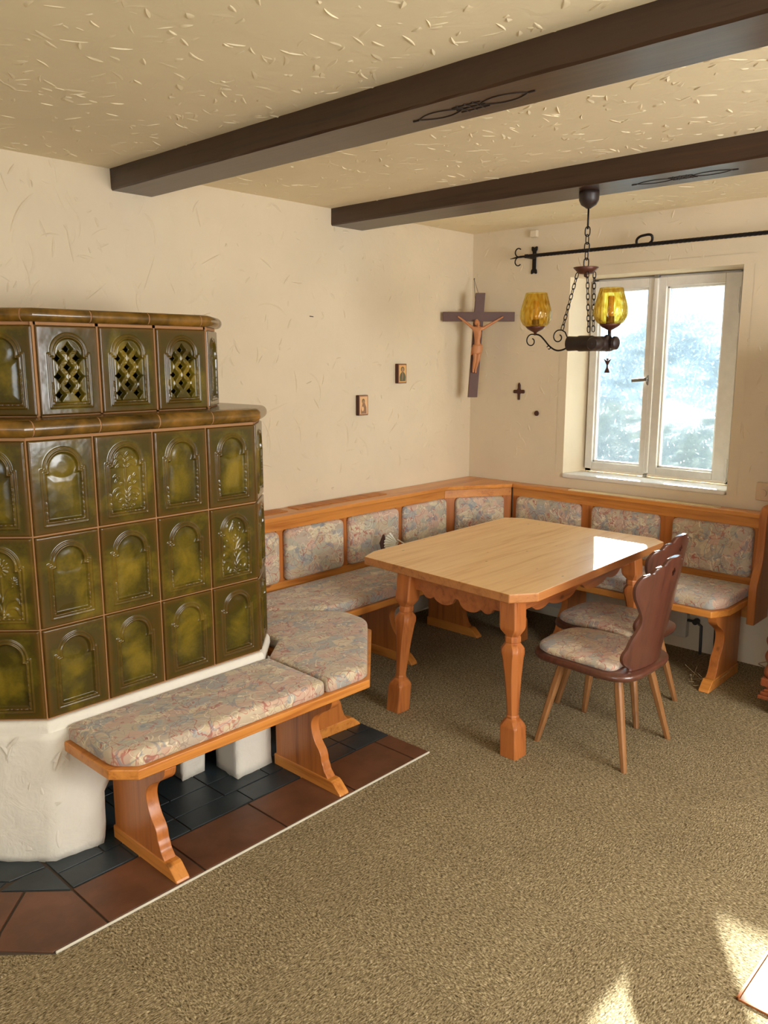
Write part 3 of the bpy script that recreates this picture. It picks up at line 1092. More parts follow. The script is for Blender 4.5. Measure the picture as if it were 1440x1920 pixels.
def build_stove():
    root = thing('tiled_stove', 'large olive green ceramic tiled stove on a white plaster base', 'stove', (1.65, 2.95, 0))
    c = TW
    s = TW * math.sqrt(.5)
    A = (1.17, 2.72); B = (1.17 + 4 * c, 2.72)
    low = [(A[0] - s, YW - .02), (A[0] - s, A[1] + s), A, B, (B[0] + s, B[1] + s), (B[0] + s, YW - .02)]
    A2 = (1.284, 2.85); c2 = .2355; B2 = (1.284 + 3 * c2, 2.85)
    s2 = c2 * math.sqrt(.5)
    up = [(A2[0] - s2, YW - .02), (A2[0] - s2, A2[1] + s2), A2, B2, (B2[0] + s2, B2[1] + s2), (B2[0] + s2, YW - .02)]
    # grout bodies behind the tiles
    body = MB()
    body.prism(inset(low, .003), .50, 1.545, XYZ)
    child(body, 'body', M['grout'], root)
    # upper body: solid block painted black as the darkness behind the vents
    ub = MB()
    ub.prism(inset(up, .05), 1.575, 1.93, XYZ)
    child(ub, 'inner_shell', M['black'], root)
    # grout strips between upper tiles
    ug = MB()
    def upright(px, py, ang, z0, z1, wd=.009, dp=.012):
        m = Matrix.Translation((px, py, 0)) @ Matrix.Rotation(ang, 4, 'Z')
        ug.box(-wd / 2, wd / 2, 0.002, dp + .002, z0, z1, m)
    for k in range(4):
        upright(A2[0] + k * c2, A2[1], 0, 1.58, 1.93, .012 if 0 < k < 3 else .018)
    for (p, q) in zip(up[:-1], up[1:]):
        a = math.atan2(q[1] - p[1], q[0] - p[0])
        Ln = math.hypot(q[0] - p[0], q[1] - p[1])
        m = Matrix.Translation((p[0], p[1], 0)) @ Matrix.Rotation(a, 4, 'Z')
        ug.box(0, Ln, .002, .016, 1.580, 1.602, m)
        ug.box(0, Ln, .002, .016, 1.915, 1.932, m)
    child(ug, 'grout', M['grout'], root)
    meshes = {k: tile_mesh(k, TW - .008, .324) for k in ('plain', 'birds', 'tulip', 'daisy')}
    meshes['lattice'] = tile_mesh('lattice', c2 - .009, .312, .0021)
    meshes['small'] = tile_mesh('plain', c2 - .009, .312)
    def put(kind, p, ang, z, flip=False):
        o = bpy.data.objects.new('stove_tile', meshes[kind])
        COL.objects.link(o)
        o.location = Vector((p[0], p[1], z)) - root.location
        o.rotation_euler = (0, 0, ang)
        o.parent = root
        if kind in ('birds', 'tulip', 'daisy'):
            o['label'] = 'tile with a raised flower relief'
        if kind == 'lattice':
            o['label'] = 'pierced lattice tile'
    zs = [.548, .877, 1.207]
    for r_ in range(3):
        for k in range(4):
            kind = 'plain'
            if (r_, k) == (2, 1): kind = 'birds'
            if (r_, k) == (1, 3): kind = 'tulip'
            put(kind, (A[0] + (k + .5) * c, A[1]), 0, zs[r_])
        put('daisy' if r_ == 1 else 'plain', (A[0] - s / 2, A[1] + s / 2), R(-45), zs[r_])
        put('plain', (B[0] + s / 2, B[1] + s / 2), R(45), zs[r_])
        for k in range(3):
            put('plain', (low[1][0], low[1][1] + (k + .5) * c), R(-90), zs[r_])
            put('plain', (low[4][0], low[4][1] + (k + .5) * c), R(90), zs[r_])
    for k in range(3):
        put('lattice', (A2[0] + (k + .5) * c2, A2[1]), 0, 1.602)
    put('small', (A2[0] - s2 / 2, A2[1] + s2 / 2), R(-45), 1.602)
    put('small', (B2[0] + s2 / 2, B2[1] + s2 / 2), R(45), 1.602)
    for k in range(2):
        put('small', (up[1][0], up[1][1] + (k + .5) * c2), R(-90), 1.602)
        put('small', (up[4][0], up[4][1] + (k + .5) * c2), R(90), 1.602)
    # rounded rim pieces
    def rim(path, z0, z1, out, step, start):
        zc, hh = (z0 + z1) / 2, (z1 - z0) / 2
        prof = [(-.03, z1), (-.03, z0), (0, z0)]
        for k in range(9):
            a = -math.pi / 2 + math.pi * k / 8
            prof.append((out - hh + hh * math.cos(a) * 1.0, zc + hh * math.sin(a)))
        prof.append((0, z1))
        Ltot = sum((Vector(b) - Vector(a)).length for a, b in zip(path[:-1], path[1:]))
        t = 0.0
        t2 = start
        while t < Ltot - .02:
            e = min(Ltot, t2)
            m = MB()
            sweep(m, path, t + .0028, e - .0028, prof)
            child(m, 'rim_tile', M['rim'], root, smooth=True)
            t, t2 = e, e + step
        m = MB()
        sweep(m, path, 0, Ltot, [(o_ - .0018 if o_ > 0 else o_, z0 + .001 + (z - z0) * .965) for o_, z in prof])
        child(m, 'rim_grout', M['grout'], root)
    rim(low, 1.541, 1.598, .030, .2375, .1)
    rim(up, 1.925, 1.972, .028, .2355, .16)
    # top covers
    m = MB()
    m.prism(inset(low, .012), 1.575, 1.5985, XYZ)
    child(m, 'lower_top_slab', M['rim'], root, bevel=.003)
    m = MB()
    m.prism(inset(up, .012), 1.93, 1.9715, XYZ)
    child(m, 'upper_top_slab', M['rim'], root, bevel=.003)
    # white plastered curb and base
    r5 = random.Random(11)
    def rough_shell(path, z0, z1, name, prof_fn, nz=14, nper=9, amp=.006, closed=False):
        m = MB()
        pts = []
        for a, b in zip(path[:-1], path[1:]):
            for k in range(nper):
                t = k / nper
                pts.append((a[0] + (b[0] - a[0]) * t, a[1] + (b[1] - a[1]) * t))
        pts.append(path[-1])
        return pts
    curb = MB()
    prof = [(-.03, .470), (.012, .470), (.018, .500), (.017, .524), (.008, .5405), (-.03, .545)]
    sweep(curb, low, 0, sum((Vector(b) - Vector(a)).length for a, b in zip(low[:-1], low[1:])), prof)
    child(curb, 'plaster_curb', M['white_plaster'], root, bevel=.006, smooth=True)
    slab = MB()
    slab.prism(inset(low, -.006), .36, .50, XYZ)
    child(slab, 'plaster_shelf', M['white_plaster'], root, bevel=.01)
    # left foot of the base: faceted, hand plastered, slightly battered
    def rough_prism(poly_fn, z0, z1, nz, sub, amp, seed):
        rr_ = random.Random(seed)
        rings = []
        for i in range(nz + 1):
            z = z0 + (z1 - z0) * i / nz
            poly = poly_fn(z)
            ring = []
            n = len(poly)
            for a in range(n):
                p, q = poly[a], poly[(a + 1) % n]
                for k in range(sub):
                    t = k / sub
                    ring.append((p[0] + (q[0] - p[0]) * t + rr_.uniform(-amp, amp), p[1] + (q[1] - p[1]) * t + rr_.uniform(-amp, amp), z + (rr_.uniform(-amp, amp) if 0 < i < nz else 0)))
            rings.append(ring)
        m = MB()
        m.loft(rings)
        return m
    def left_poly(z):
        t = z / .50
        bul = .012 * math.sin(math.pi * min(1, t * 1.2))
        xr = 1.325 + .012 * math.sin(t * 5) + max(0, t - .45) * .50
        return [(1.150 + .012 * t, 2.700 - bul), (xr, 2.680 - bul), (xr + .02, 3.1), (1.3, YW - .03), (.99, YW - .03), (.985, 2.875 - bul)]
    m = rough_prism(left_poly, .006, .50, 16, 7, .0035, 5)
    ridges(m, lambda u, v, w: (1.150 - .707 * u * .92 - .707 * w, 2.696 + .707 * u - .75 * w, v), [(0.02, .20, .05, .46)], 26, .03, .10, .002, .005, 1.5, .8)
    ridges(m, lambda u, v, w: (1.160 + u, 2.690 - w, v), [(0.0, .14, .05, .46)], 14, .03, .09, .002, .005, 1.5, .8)
    child(m, 'plaster_base', M['white_plaster'], root, smooth='all')
    def blk(x0, x1, y0, y1, seed, top=.40):
        m = rough_prism(lambda z: [(x0 - .012 * (1 - z / .4), y0 - .01 * (1 - z / .4)), (x1 + .004, y0), (x1, y1), (x0, y1)], .006, top, 10, 5, .003, seed)
        child(m, 'plaster_pier', M['white_plaster'], root, smooth='all')
    blk(1.80, 1.905, 2.865, 2.99, 21)
    blk(1.968, 2.15, 2.705, 2.86, 22)
    m = rough_prism(lambda z: [(2.155, 2.712), (2.22, 2.79), (2.27, 2.9), (2.27, YW - .03), (2.12, YW - .03), (2.12, 2.86)], .006, .40, 8, 4, .003, 23)
    child(m, 'plaster_base', M['white_plaster'], root, smooth='all')
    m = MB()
    m.box(1.32, 2.2, 3.05, YW - .03, .006, .45)  # black block painting in the shade of the recess under the stove
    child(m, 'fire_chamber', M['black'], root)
    return root
build_stove()

# ------------------------------------------------------------------ benches
LEGP = [(.42, .055), (.080, .055), (.092, .070), (.105, .085), (.112, .105), (.120, .122), (.124, .145), (.134, .168), (.157, .196), (.175, .233), (.182, .268),
        (.176, .296), (.158, .318), (.126, .340), (.095, .358), (.070, .374), (.056, .392), (.050, .417), (.42, .417)]
def smooth_prof(pts, n=4):
    S = seg_curve(pts[1:-1], n)
    return [pts[0]] + [tuple(p) for p in S] + [pts[-1]]
LEGS = smooth_prof(LEGP)
FOOTP = [(.0, .0), (.43, .0), (.43, .058), (.060, .058), (.048, .052), (.030, .036), (.008, .016)]

def trestle(root, origin, direction, thick):
    """origin = front foot point on the floor (2-D), direction = unit vector from foot front to the back, thick along the left normal"""
    d = Vector(direction).normalized()
    nrm = Vector((-d.y, d.x))
    def fn(u, v, w):
        p = Vector(origin) + d * u + nrm * w
        return (p.x, p.y, v)
    m = MB()
    m.prism([(u, v) for u, v in LEGS], .004, thick - .004, fn)
    mat = M['pine_z']
    o = child(m, 'leg', mat, root, bevel=.005, smooth=True, angle=50)
    f = MB()
    f.prism([(u, v + .0005) for u, v in FOOTP], 0, thick, fn)
    fo = f.build('foot', M['pine_y'], None, bevel=.004)
    for vv in fo.data.vertices:
        vv.co -= Vector(root.location)
    fo.parent = o
    return o

def board(root, poly, z0, z1, mat, name='seat_board'):
    m = MB()
    m.prism(poly, z0, z1, XYZ)
    return child(m, name, mat, root, bevel=.005, smooth=True)

ZB0, ZB1 = .417, .455
CG = 'patterned seat cushions on the benches'
# stove bench with its corner end
sb = thing('stove_bench', 'honey pine bench running along the front of the tiled stove', 'bench', (1.8, 2.48, 0))
poly = [(1.212, 2.700), (1.213, 2.390), (1.283, 2.314), (2.372, 2.297), (2.848, 2.745), (2.870, 2.95), (2.80, 3.03), (2.58, 3.262), (2.34, 3.50), (2.315, 3.40), (2.315, 2.88), (2.14, 2.700)]
board(sb, poly, ZB0, ZB1, M['pine_x'])
trestle(sb, (1.374 + .055, 2.262), (0, 1), .055)
trestle(sb, (2.160 + .052, 2.262), (0, 1), .052)
trestle(sb, (2.722, 2.745), (-1, 0.06), .05)

def seat_cushion(poly, rs, z, label, mat, th=.058, fl='XYZ'):
    mb_ = cushion_mb(poly, rs, th, lambda u, v, w: (u, v, z + w), .006)
    cx = sum(q[0] for q in poly) / len(poly)
    cy = sum(q[1] for q in poly) / len(poly)
    o = mb_.build('seat_cushion', mat, smooth='all', loc=(cx, cy, z))
    tag(o, label, 'cushion', CG)
    return o
seat_cushion([(1.226, 2.702), (1.228, 2.398), (1.294, 2.326), (2.136, 2.313), (2.152, 2.702)], [.02, .03, .03, .03, .02], ZB1 + .0005,
             'patterned cushion on the bench in front of the stove, nearest the camera', M['fabric'])
seat_cushion([(2.144, 2.313), (2.368, 2.309), (2.830, 2.755), (2.848, 2.945), (2.785, 3.022), (2.57, 3.245), (2.34, 3.46), (2.330, 2.85), (2.162, 2.712)], [.02, .04, .06, .06, .04, .02, .02, .03, .02], ZB1 + .0005,
             'wide angled patterned cushion at the bench corner beside the stove', M['fabric_warm'])

# bench along the left wall
wb_ = thing('wall_bench', 'honey pine corner bench with padded back along the icon wall', 'bench', (3.5, 3.4, 0))
board(wb_, [(2.830, 3.032), (4.31, 3.032), (4.31, 2.74), (4.83, 2.74), (4.83, 3.27), (4.41, 3.53), (2.345, 3.53), (2.35, 3.515), (2.60, 3.270)], ZB0, ZB1, M['pine_x'])
trestle(wb_, (3.492 + .055, 3.035), (0, 1), .055)
trestle(wb_, (4.20, 3.04), (0, 1), .05)
seat_cushion([(2.822, 3.046), (4.16, 3.043), (4.325, 2.90), (4.325, 2.75), (4.80, 2.75), (4.80, 3.24), (4.39, 3.50), (2.352, 3.50), (2.595, 3.262)], [.03, .03, .03, .02, .02, .02, .02, .01, .01], ZB1 + .0005,
             'long patterned cushion on the bench below the icons', M['fabric'])

PADT = .045
def back_frame(root, p0, p1, pads, name='back_panel', z0=.30, z1=.905, thick=.03):
    """p0->p1 plan line of the front face of the back panel (room on its right side); pads = [(s0,s1)]"""
    a, b = Vector(p0), Vector(p1)
    d = (b - a).normalized()
    out = Vector((d.y, -d.x))
    L = (b - a).length
    fn = lambda u, v, w: (a.x + d.x * u + out.x * w, a.y + d.y * u + out.y * w, v)
    horiz = M['pine_x'] if abs(d.x) > abs(d.y) else M['pine_y']
    m = MB()
    m.prism([(0, z0), (L, z0), (L, z1), (0, z1)], -thick, -.010, fn)
    child(m, name, horiz, root)
    for za, zb in ((z1 - .062, z1), (.440, .545)):
        child(MB().prism([(0, za), (L, za), (L, zb), (0, zb)], -.012, 0.0, fn), 'rail', horiz, root, bevel=.002)
    edges = [0.0] + [e for pr_ in pads for e in pr_] + [L]
    for s0, s1 in zip(edges[0::2], edges[1::2]):
        if s1 - s0 > .01:
            child(MB().prism([(s0, .545), (s1, .545), (s1, z1 - .062), (s0, z1 - .062)], -.012, -.0008, fn), 'stile', M['pine_z'], root, bevel=.001)
    for s0, s1 in pads:
        pp = [(s0, .548), (s1, .548), (s1, z1 - .060), (s0, z1 - .060)]
        mm = MB()
        steps = [(0.008, -.009), (0.0, 0.0), (0.0, .016), (.004, .028), (.014, .036), (.035, .040)]
        mm.loft([[fn(u, v, w) for u, v in ring_at(pp, .035, dd, 4)] for dd, w in steps])
        child(mm, 'back_pad', M['fabric'], root, smooth='all')

LY = 3.525   # front of the back panel on the icon wall
LX = 4.825   # front of the back panel on the window wall
CA, CB = (4.395, LY), (LX, 3.262)
back_frame(wb_, (2.30, LY), CA, [(.12, .585), (.632, 1.090), (1.140, 1.590), (1.645, 2.085)])
Lc = math.hypot(CB[0] - CA[0], CB[1] - CA[1])
back_frame(wb_, CA, CB, [(.075, Lc - .065)])
# ledge boards on top
def ledge(root, poly):
    m = MB()
    m.prism(poly, .905, .932, XYZ)
    return child(m, 'top_ledge', M['pine_x'], root, bevel=.004, smooth=True)
ledge(wb_, [(2.30, 3.487), (4.375, 3.487), (4.790, 3.238), (4.895, 3.238), (4.895, 3.695), (2.30, 3.695)])
def vent(root, pts, n, along, mat=None):
    """slatted grille let into the ledge: pts = x0,x1,y0,y1"""
    x0, x1, y0, y1 = pts
    m = MB()
    if along == 'x':
        w = (x1 - x0) / n
        for k in range(n):
            a = x0 + k * w
            m.prism([(a, .9325), (a + w * .55, .9325), (a + w * .45, .9375), (a + w * .1, .9375)], y0, y1, lambda u, v, q: (u, q, v))
    else:
        w = (y1 - y0) / n
        for k in range(n):
            a = y0 + k * w
            m.prism([(a, .9325), (a + w * .55, .9325), (a + w * .45, .9375), (a + w * .1, .9375)], x0, x1, lambda u, v, q: (q, u, v))
    return child(m, 'vent_grille', mat or M['slat'], root)
vent(wb_, (2.62, 3.02, 3.575, 3.675), 44, 'x', M['pine_y'])
vent(wb_, (3.10, 3.86, 3.575, 3.675), 80, 'x', M['pine_y'])

# bench along the window wall
nb = thing('window_bench', 'pine bench with padded back under the window, behind the table', 'bench', (4.6, 2.2, 0))
board(nb, [(4.308, 2.735), (4.308, 1.604), (4.425, 1.545), (4.83, 1.545), (4.83, 2.735)], ZB0, ZB1, M['pine_y'])
trestle(nb, (4.285, 1.578), (1, 0), .058)
trestle(nb, (4.345, 2.60), (1, 0), .05)
seat_cushion([(4.322, 2.738), (4.322, 1.616), (4.434, 1.560), (4.798, 1.560), (4.798, 2.738)], [.02, .03, .03, .02, .02], ZB1 + .0005,
             'patterned cushion on the bench below the window', M['fabric'])
back_frame(nb, (LX, 3.250), (LX, 1.545), [(.045, .55), (.635, 1.10), (1.185, 1.665)])
m = MB()
m.prism([(4.790, 3.232), (4.790, 1.545), (4.895, 1.545), (4.895, 3.232)], .905, .932, XYZ)
child(m, 'top_ledge', M['pine_y'], nb, bevel=.004, smooth=True)
vent(nb, (4.802, 4.862, 1.800, 2.80), 110, 'y')
# curved end cheek
m = MB()
chk = [(4.895, .31), (4.672, .31), (4.668, .50), (4.672, .535), (4.690, .575), (4.720, .63), (4.738, .70), (4.744, .80), (4.744, .90), (4.752, .945), (4.775, .972), (4.81, .98), (4.895, .98)]
S = [chk[0], chk[1]] + [tuple(p) for p in seg_curve(chk[2:-1], 4)] + [chk[-1]]
m.prism(S, 1.498, 1.543, lambda u, v, w: (u, w, v))
child(m, 'end_cheek', M['pine_z'], nb, bevel=.006, smooth=True, angle=50)

# radiators behind the benches
rd = thing('radiator', 'white panel radiator half hidden under the window bench', 'radiator', (4.86, 2.4, .08))
child(MB().box(4.845, 4.895, 1.952, 3.0, .085, .38), 'panel', M['radiator'], rd, bevel=.006)
mm = MB()
mm.tube([(4.86, 1.952, .20), (4.86, 1.90, .20), (4.86, 1.865, .18), (4.86, 1.86, .0)], .009, 8)
mm.tube([(4.87, 1.952, .30), (4.87, 1.80, .30), (4.87, 1.78, .28), (4.87, 1.775, .0)], .011, 8)
child(mm, 'pipe', M['pipe'], rd, smooth=True)
mm = MB().lathe([(.001, 0), (.018, .0), (.02, .03), (.016, .045), (.001, .046)], (4.845, 1.90, .20), 14, 'x')
child(mm, 'valve', M['pipe'], rd, smooth=True)
rd2 = thing('radiator', 'white panel radiator under the bench on the icon wall', 'radiator', (3.7, 3.6, .08))
child(MB().box(3.0, 4.30, 3.55, 3.60, .080, .38), 'panel', M['radiator'], rd2, bevel=.006)
for xb_ in (3.05, 4.2):
    child(MB().box(xb_, xb_ + .05, 3.60, 3.698, .25, .30), 'wall_bracket', M['radiator'], rd2)

# ------------------------------------------------------------------ dining table
def octa(cx, cy, a, c, z):
    c = min(c, a * .99)
    return [(cx + x, cy + y, z) for x, y in ((a, -a + c), (a, a - c), (a - c, a), (-a + c, a), (-a, a - c), (-a, -a + c), (-a + c, -a), (a - c, -a))]
def table():
    root = thing('dining_table', 'large pine dining table with chamfered corners and turned legs', 'table', (3.7, 2.4, 0))
    top = [(2.940, 1.985), (3.055, 1.905), (4.432, 1.948), (4.494, 2.030), (4.490, 2.937), (4.416, 3.040), (3.137, 3.005), (3.012, 2.955)]
    m = MB().prism(top, .727, .770, XYZ)
    o = child(m, 'tabletop', M['table_top'], root, bevel=.005, smooth=True)
    o.data.materials.append(M['table_edge'])
    for pg in o.data.polygons:
        if abs(pg.normal.z) < .5:
            pg.material_index = 1
    legs = [((3.030, 2.025), (2.975, 1.963)), ((3.045, 2.665), (2.985, 2.688)), ((4.28, 2.07), (4.33, 2.02)), ((4.30, 2.86), (4.33, 2.84))]
    prof = [(.727, .046, .006), (.600, .046, .006), (.585, .045, .010), (.562, .033, .015), (.556, .030, .016), (.552, .034, .018), (.530, .034, .018), (.526, .030, .017),
            (.518, .036, .018), (.500, .045, .016), (.478, .046, .016), (.455, .043, .018), (.36, .036, .020), (.25, .029, .017), (.190, .025, .014), (.186, .028, .016),
            (.180, .028, .016), (.176, .026, .014), (.165, .036, .016), (.145, .045, .012), (.135, .046, .008), (0.0, .046, .008)]
    for (tx, ty), (fx, fy) in legs:
        rings = []
        for z, a, c in prof:
            s = 1 - z / .727
            rings.append(octa(tx + (fx - tx) * s, ty + (fy - ty) * s, a, c, z))
        m = MB().loft(rings)
        child(m, 'leg', M['table_leg'], root, bevel=.002, smooth=True)
    # scalloped aprons
    def apron(p0, p1, t=.022):
        a, b = Vector(p0), Vector(p1)
        d = (b - a).normalized()
        nn = Vector((-d.y, d.x))
        L = (b - a).length
        n = 64
        bot = []
        for k in range(n + 1):
            s = k / n
            x = abs(s - .5) * 2           # 0 centre .. 1 ends
            z = .652 - (.042 * math.sqrt(max(0, 1 - ((x - .30) / .24) ** 2)) + .030 * math.sqrt(max(0, 1 - ((x - .66) / .13) ** 2))) + (.004 if x < .06 else 0)
            bot.append((s * L, z))
        m = MB().prism([(0, .727)] + bot + [(L, .727)], -t / 2, t / 2, lambda u, v, w: (a.x + d.x * u + nn.x * w, a.y + d.y * u + nn.y * w, v))
        child(m, 'apron', M['table_apron'], root, bevel=.001)
    apron((3.03, 2.07), (3.045, 2.62)); apron((3.07, 2.025), (4.24, 2.07))
    apron((4.28, 2.11), (4.30, 2.82)); apron((3.09, 2.675), (4.26, 2.855))
table()

# ------------------------------------------------------------------ chairs
def chair():
    cx, cy = 3.385, 1.735
    root = thing('dining_chair', 'dark wooden dining chair nearest the camera, with carved back and padded seat', 'chair', (cx, cy, 0), 'carved back chairs at the table')
    seat = round_poly([(3.125, 1.49), (3.645, 1.49), (3.615, 2.035), (3.165, 2.035)], [.17, .17, .13, .13], 8)
    rings = []
    for d, z in ((.022, .405), (.006, .412), (0, .424), (.002, .436), (.010, .441)):
        rings.append([(u, v, z) for u, v in inset(seat, d)])
    m = MB().loft(rings)
    child(m, 'seat', M['seat_wood'], root, smooth='all')
    m = cushion_mb([(3.165, 1.585), (3.605, 1.585), (3.585, 2.02), (3.185, 2.02)], [.06, .06, .13, .13], .030, lambda u, v, w: (u, v, .441 + w), .010, 8)
    child(m, 'seat_pad', M['fabric_warm'], root, smooth='all')
    # legs, splayed, chamfered square
    for sx, sy in ((-1, -1), (1, -1), (1, 1), (-1, 1)):
        tx, ty = cx + sx * .145, cy + sy * .14
        fx, fy = cx + sx * .225 + (.012 if sx < 0 else .01), cy + sy * .225
        rings = []
        for z, a in ((.408, .017), (.30, .018), (.15, .0155), (0.0, .0125)):
            s = 1 - z / .408
            rings.append(octa(tx + (fx - tx) * s, ty + (fy - ty) * s, a, a * .45, z))
        child(MB().loft(rings), 'leg', M['chair_leg'], root, smooth=True, bevel=.001)
    for yo in (-.165, .115):
        child(MB().box(cx - .17, cx + .17, cy + yo, cy + yo + .05, .388, .406), 'leg_block', M['seat_wood'], root, bevel=.006)
    # carved backrest, curved and leaning back
    half = [(.455, .150), (.475, .178), (.50, .196), (.53, .198), (.555, .184), (.572, .180), (.60, .172), (.63, .156), (.665, .142), (.70, .146), (.74, .168), (.79, .199), (.835, .212),
            (.862, .208), (.884, .194), (.895, .178), (.8975, .166), (.899, .150), (.904, .142), (.916, .132), (.923, .120), (.9255, .108), (.927, .090), (.934, .080), (.948, .066), (.955, .050), (.958, .030), (.959, .012), (.9592, 0)]
    hs = seg_curve([(b, a) for a, b in half], 3)
    # grid mesh: rows over z with columns over width, top handled as outline by scaling columns
    nc = 48
    def back_y(x, z, w):
        return 1.520 - .17 * (z - .45) + 1.25 * x * x + w
    # top outline as a function of |x| (upper part), side outline as function of z (lower part)
    out = [(float(p[0]), float(p[1])) for p in hs]
    zmax = .9575
    def halfw(z):
        best = 0.0
        for (x0, z0), (x1, z1) in zip(out[:-1], out[1:]):
            if (z0 - z) * (z1 - z) <= 0 and abs(z1 - z0) > 1e-9:
                t = (z - z0) / (z1 - z0)
                best = max(best, x0 + (x1 - x0) * t)
        return best
    zs = [.445 + .405 * k / 44 for k in range(44)] + [.85 + (zmax - .85) * k / 70 for k in range(71)]
    rows = len(zs) - 1
    mb_ = MB()
    vi = {}
    hole = lambda x, z: abs(x) / .017 + abs(z - .888) / .022 < 1.0
    grid_f, grid_b = [], []
    for z in zs:
        hw = max(.004, halfw(min(max(z, .4551), .9585)))
        f_, b_ = [], []
        for k in range(nc + 1):
            x = -hw + 2 * hw * k / nc
            edge = 1 - min(1, (hw - abs(x)) / .012) if hw > .02 else 0
            f_.append((cx + x, back_y(x, z, .011 - .004 * edge), z))
            b_.append((cx + x, back_y(x, z, -.011 + .004 * edge), z))
        grid_f.append(f_); grid_b.append(b_)
    nf = (rows + 1) * (nc + 1)
    verts = [p for r_ in grid_f for p in r_] + [p for r_ in grid_b for p in r_]
    I = lambda r_, k: r_ * (nc + 1) + k
    faces = []
    def is_hole(r_, k):
        p = grid_f[r_][k]; q = grid_f[r_ + 1][k + 1]
        return hole((p[0] + q[0]) / 2 - cx, (p[2] + q[2]) / 2)
    for r_ in range(rows):
        for k in range(nc):
            if is_hole(r_, k):
                continue
            faces.append((I(r_, k), I(r_, k + 1), I(r_ + 1, k + 1), I(r_ + 1, k)))
            faces.append((nf + I(r_, k), nf + I(r_ + 1, k), nf + I(r_ + 1, k + 1), nf + I(r_, k + 1)))
            for (dr, dk, e) in ((0, -1, ((0, 0), (1, 0))), (0, 1, ((0, 1), (1, 1))), (-1, 0, ((0, 0), (0, 1))), (1, 0, ((1, 0), (1, 1)))):
                rr_, kk = r_ + dr, k + dk
                outside = rr_ < 0 or rr_ >= rows or kk < 0 or kk >= nc
                if outside or is_hole(rr_, kk):
                    a, b = I(r_ + e[0][0], k + e[0][1]), I(r_ + e[1][0], k + e[1][1])
                    faces.append((a, b, nf + b, nf + a))
    mb_.add(verts, faces)
    child(mb_, 'backrest', M['seat_wood'], root, smooth=True)
    return root
ch = chair()
dup(ch, (3.385 + .455, 1.735 + .165, 0), 'dark wooden dining chair behind the nearer one, partly hidden and closer to the window')

# ------------------------------------------------------------------ cabinet at the right edge
def cabinet():
    root = thing('cabinet', 'tall reddish wooden cabinet with a twisted corner column, cut off by the right edge', 'cabinet', (4.5, .8, 0))
    x0, y1 = 4.20, 1.300
    xb, y0 = 4.88, .20
    m = MB().box(x0 + .045, xb, y0, y1 - .045, 0, .09)
    child(m, 'plinth', M['cabinet'], root, bevel=.003)
    m = MB()
    for k, (d, z0, z1) in enumerate(((0, .085, .105), (.008, .105, .122), (.022, .122, .135), (.030, .135, .150))):
        m.box(x0 + d, xb, y0, y1 - d, z0, z1)
    child(m, 'base_moulding', M['cabinet'], root, bevel=.004, smooth=True)
    m = MB().box(x0 + .085, xb, y0 + .05, y1 - .055, .15, 1.80)
    child(m, 'carcass', M['cabinet'], root, bevel=.003)
    for za, zb in ((.15, .19), (1.765, 1.80)):
        child(MB().box(x0 + .018, x0 + .082, y1 - .068, y1 - .004, za, zb), 'column_block', M['cabinet'], root, bevel=.004)
    m = MB()
    rings = []
    cxx, cyy = x0 + .050, y1 - .036
    N, S_ = 300, 18
    for i in range(N + 1):
        z = .19 + 1.575 * i / N
        ring = []
        for k in range(S_):
            t = 2 * math.pi * k / S_
            r_ = .022 + .0075 * math.cos(2 * (t - z * math.pi / .085))
            ring.append((cxx + r_ * math.cos(t), cyy + r_ * math.sin(t), z))
        rings.append(ring)
    m.loft(rings)
    child(m, 'twisted_column', M['cabinet'], root, smooth='all')
    m = MB().box(x0 + .070, x0 + .088, y0 + .10, y1 - .14, .20, 1.74)
    child(m, 'door', M['cabinet'], root, bevel=.006)
    for k, (d, z0, z1) in enumerate(((.03, 1.80, 1.82), (.01, 1.82, 1.85), (0, 1.85, 1.88))):
        m = MB() if k == 0 else m
        m.box(x0 + d, xb, y0, y1 - d, z0, z1)
    child(m, 'top_board', M['cabinet'], root, bevel=.004)
cabinet()

# ------------------------------------------------------------------ hanging lamp
def chain_links(mb_, p0, p1, n, L=None, w=.0075, r=.0019):
    a, b = Vector(p0), Vector(p1)
    d = (b - a)
    tot = d.length
    d.normalize()
    up = Vector((0, 0, 1)) if abs(d.z) < .9 else Vector((0, 1, 0))
    s1 = d.cross(up).normalized()
    s2 = d.cross(s1)
    step = tot / n
    for k in range(n):
        c = a + d * (step * (k + .5))
        side = s1 if k % 2 else s2
        hl = step * .62
        pts = []
        for j in range(14):
            t = 2 * math.pi * j / 14
            pts.append(c + d * (hl * math.copysign(abs(math.cos(t)) ** .7, math.cos(t))) + side * (w * math.copysign(abs(math.sin(t)) ** .8, math.sin(t))))
        mb_.tube(pts, r, 6, closed=True)

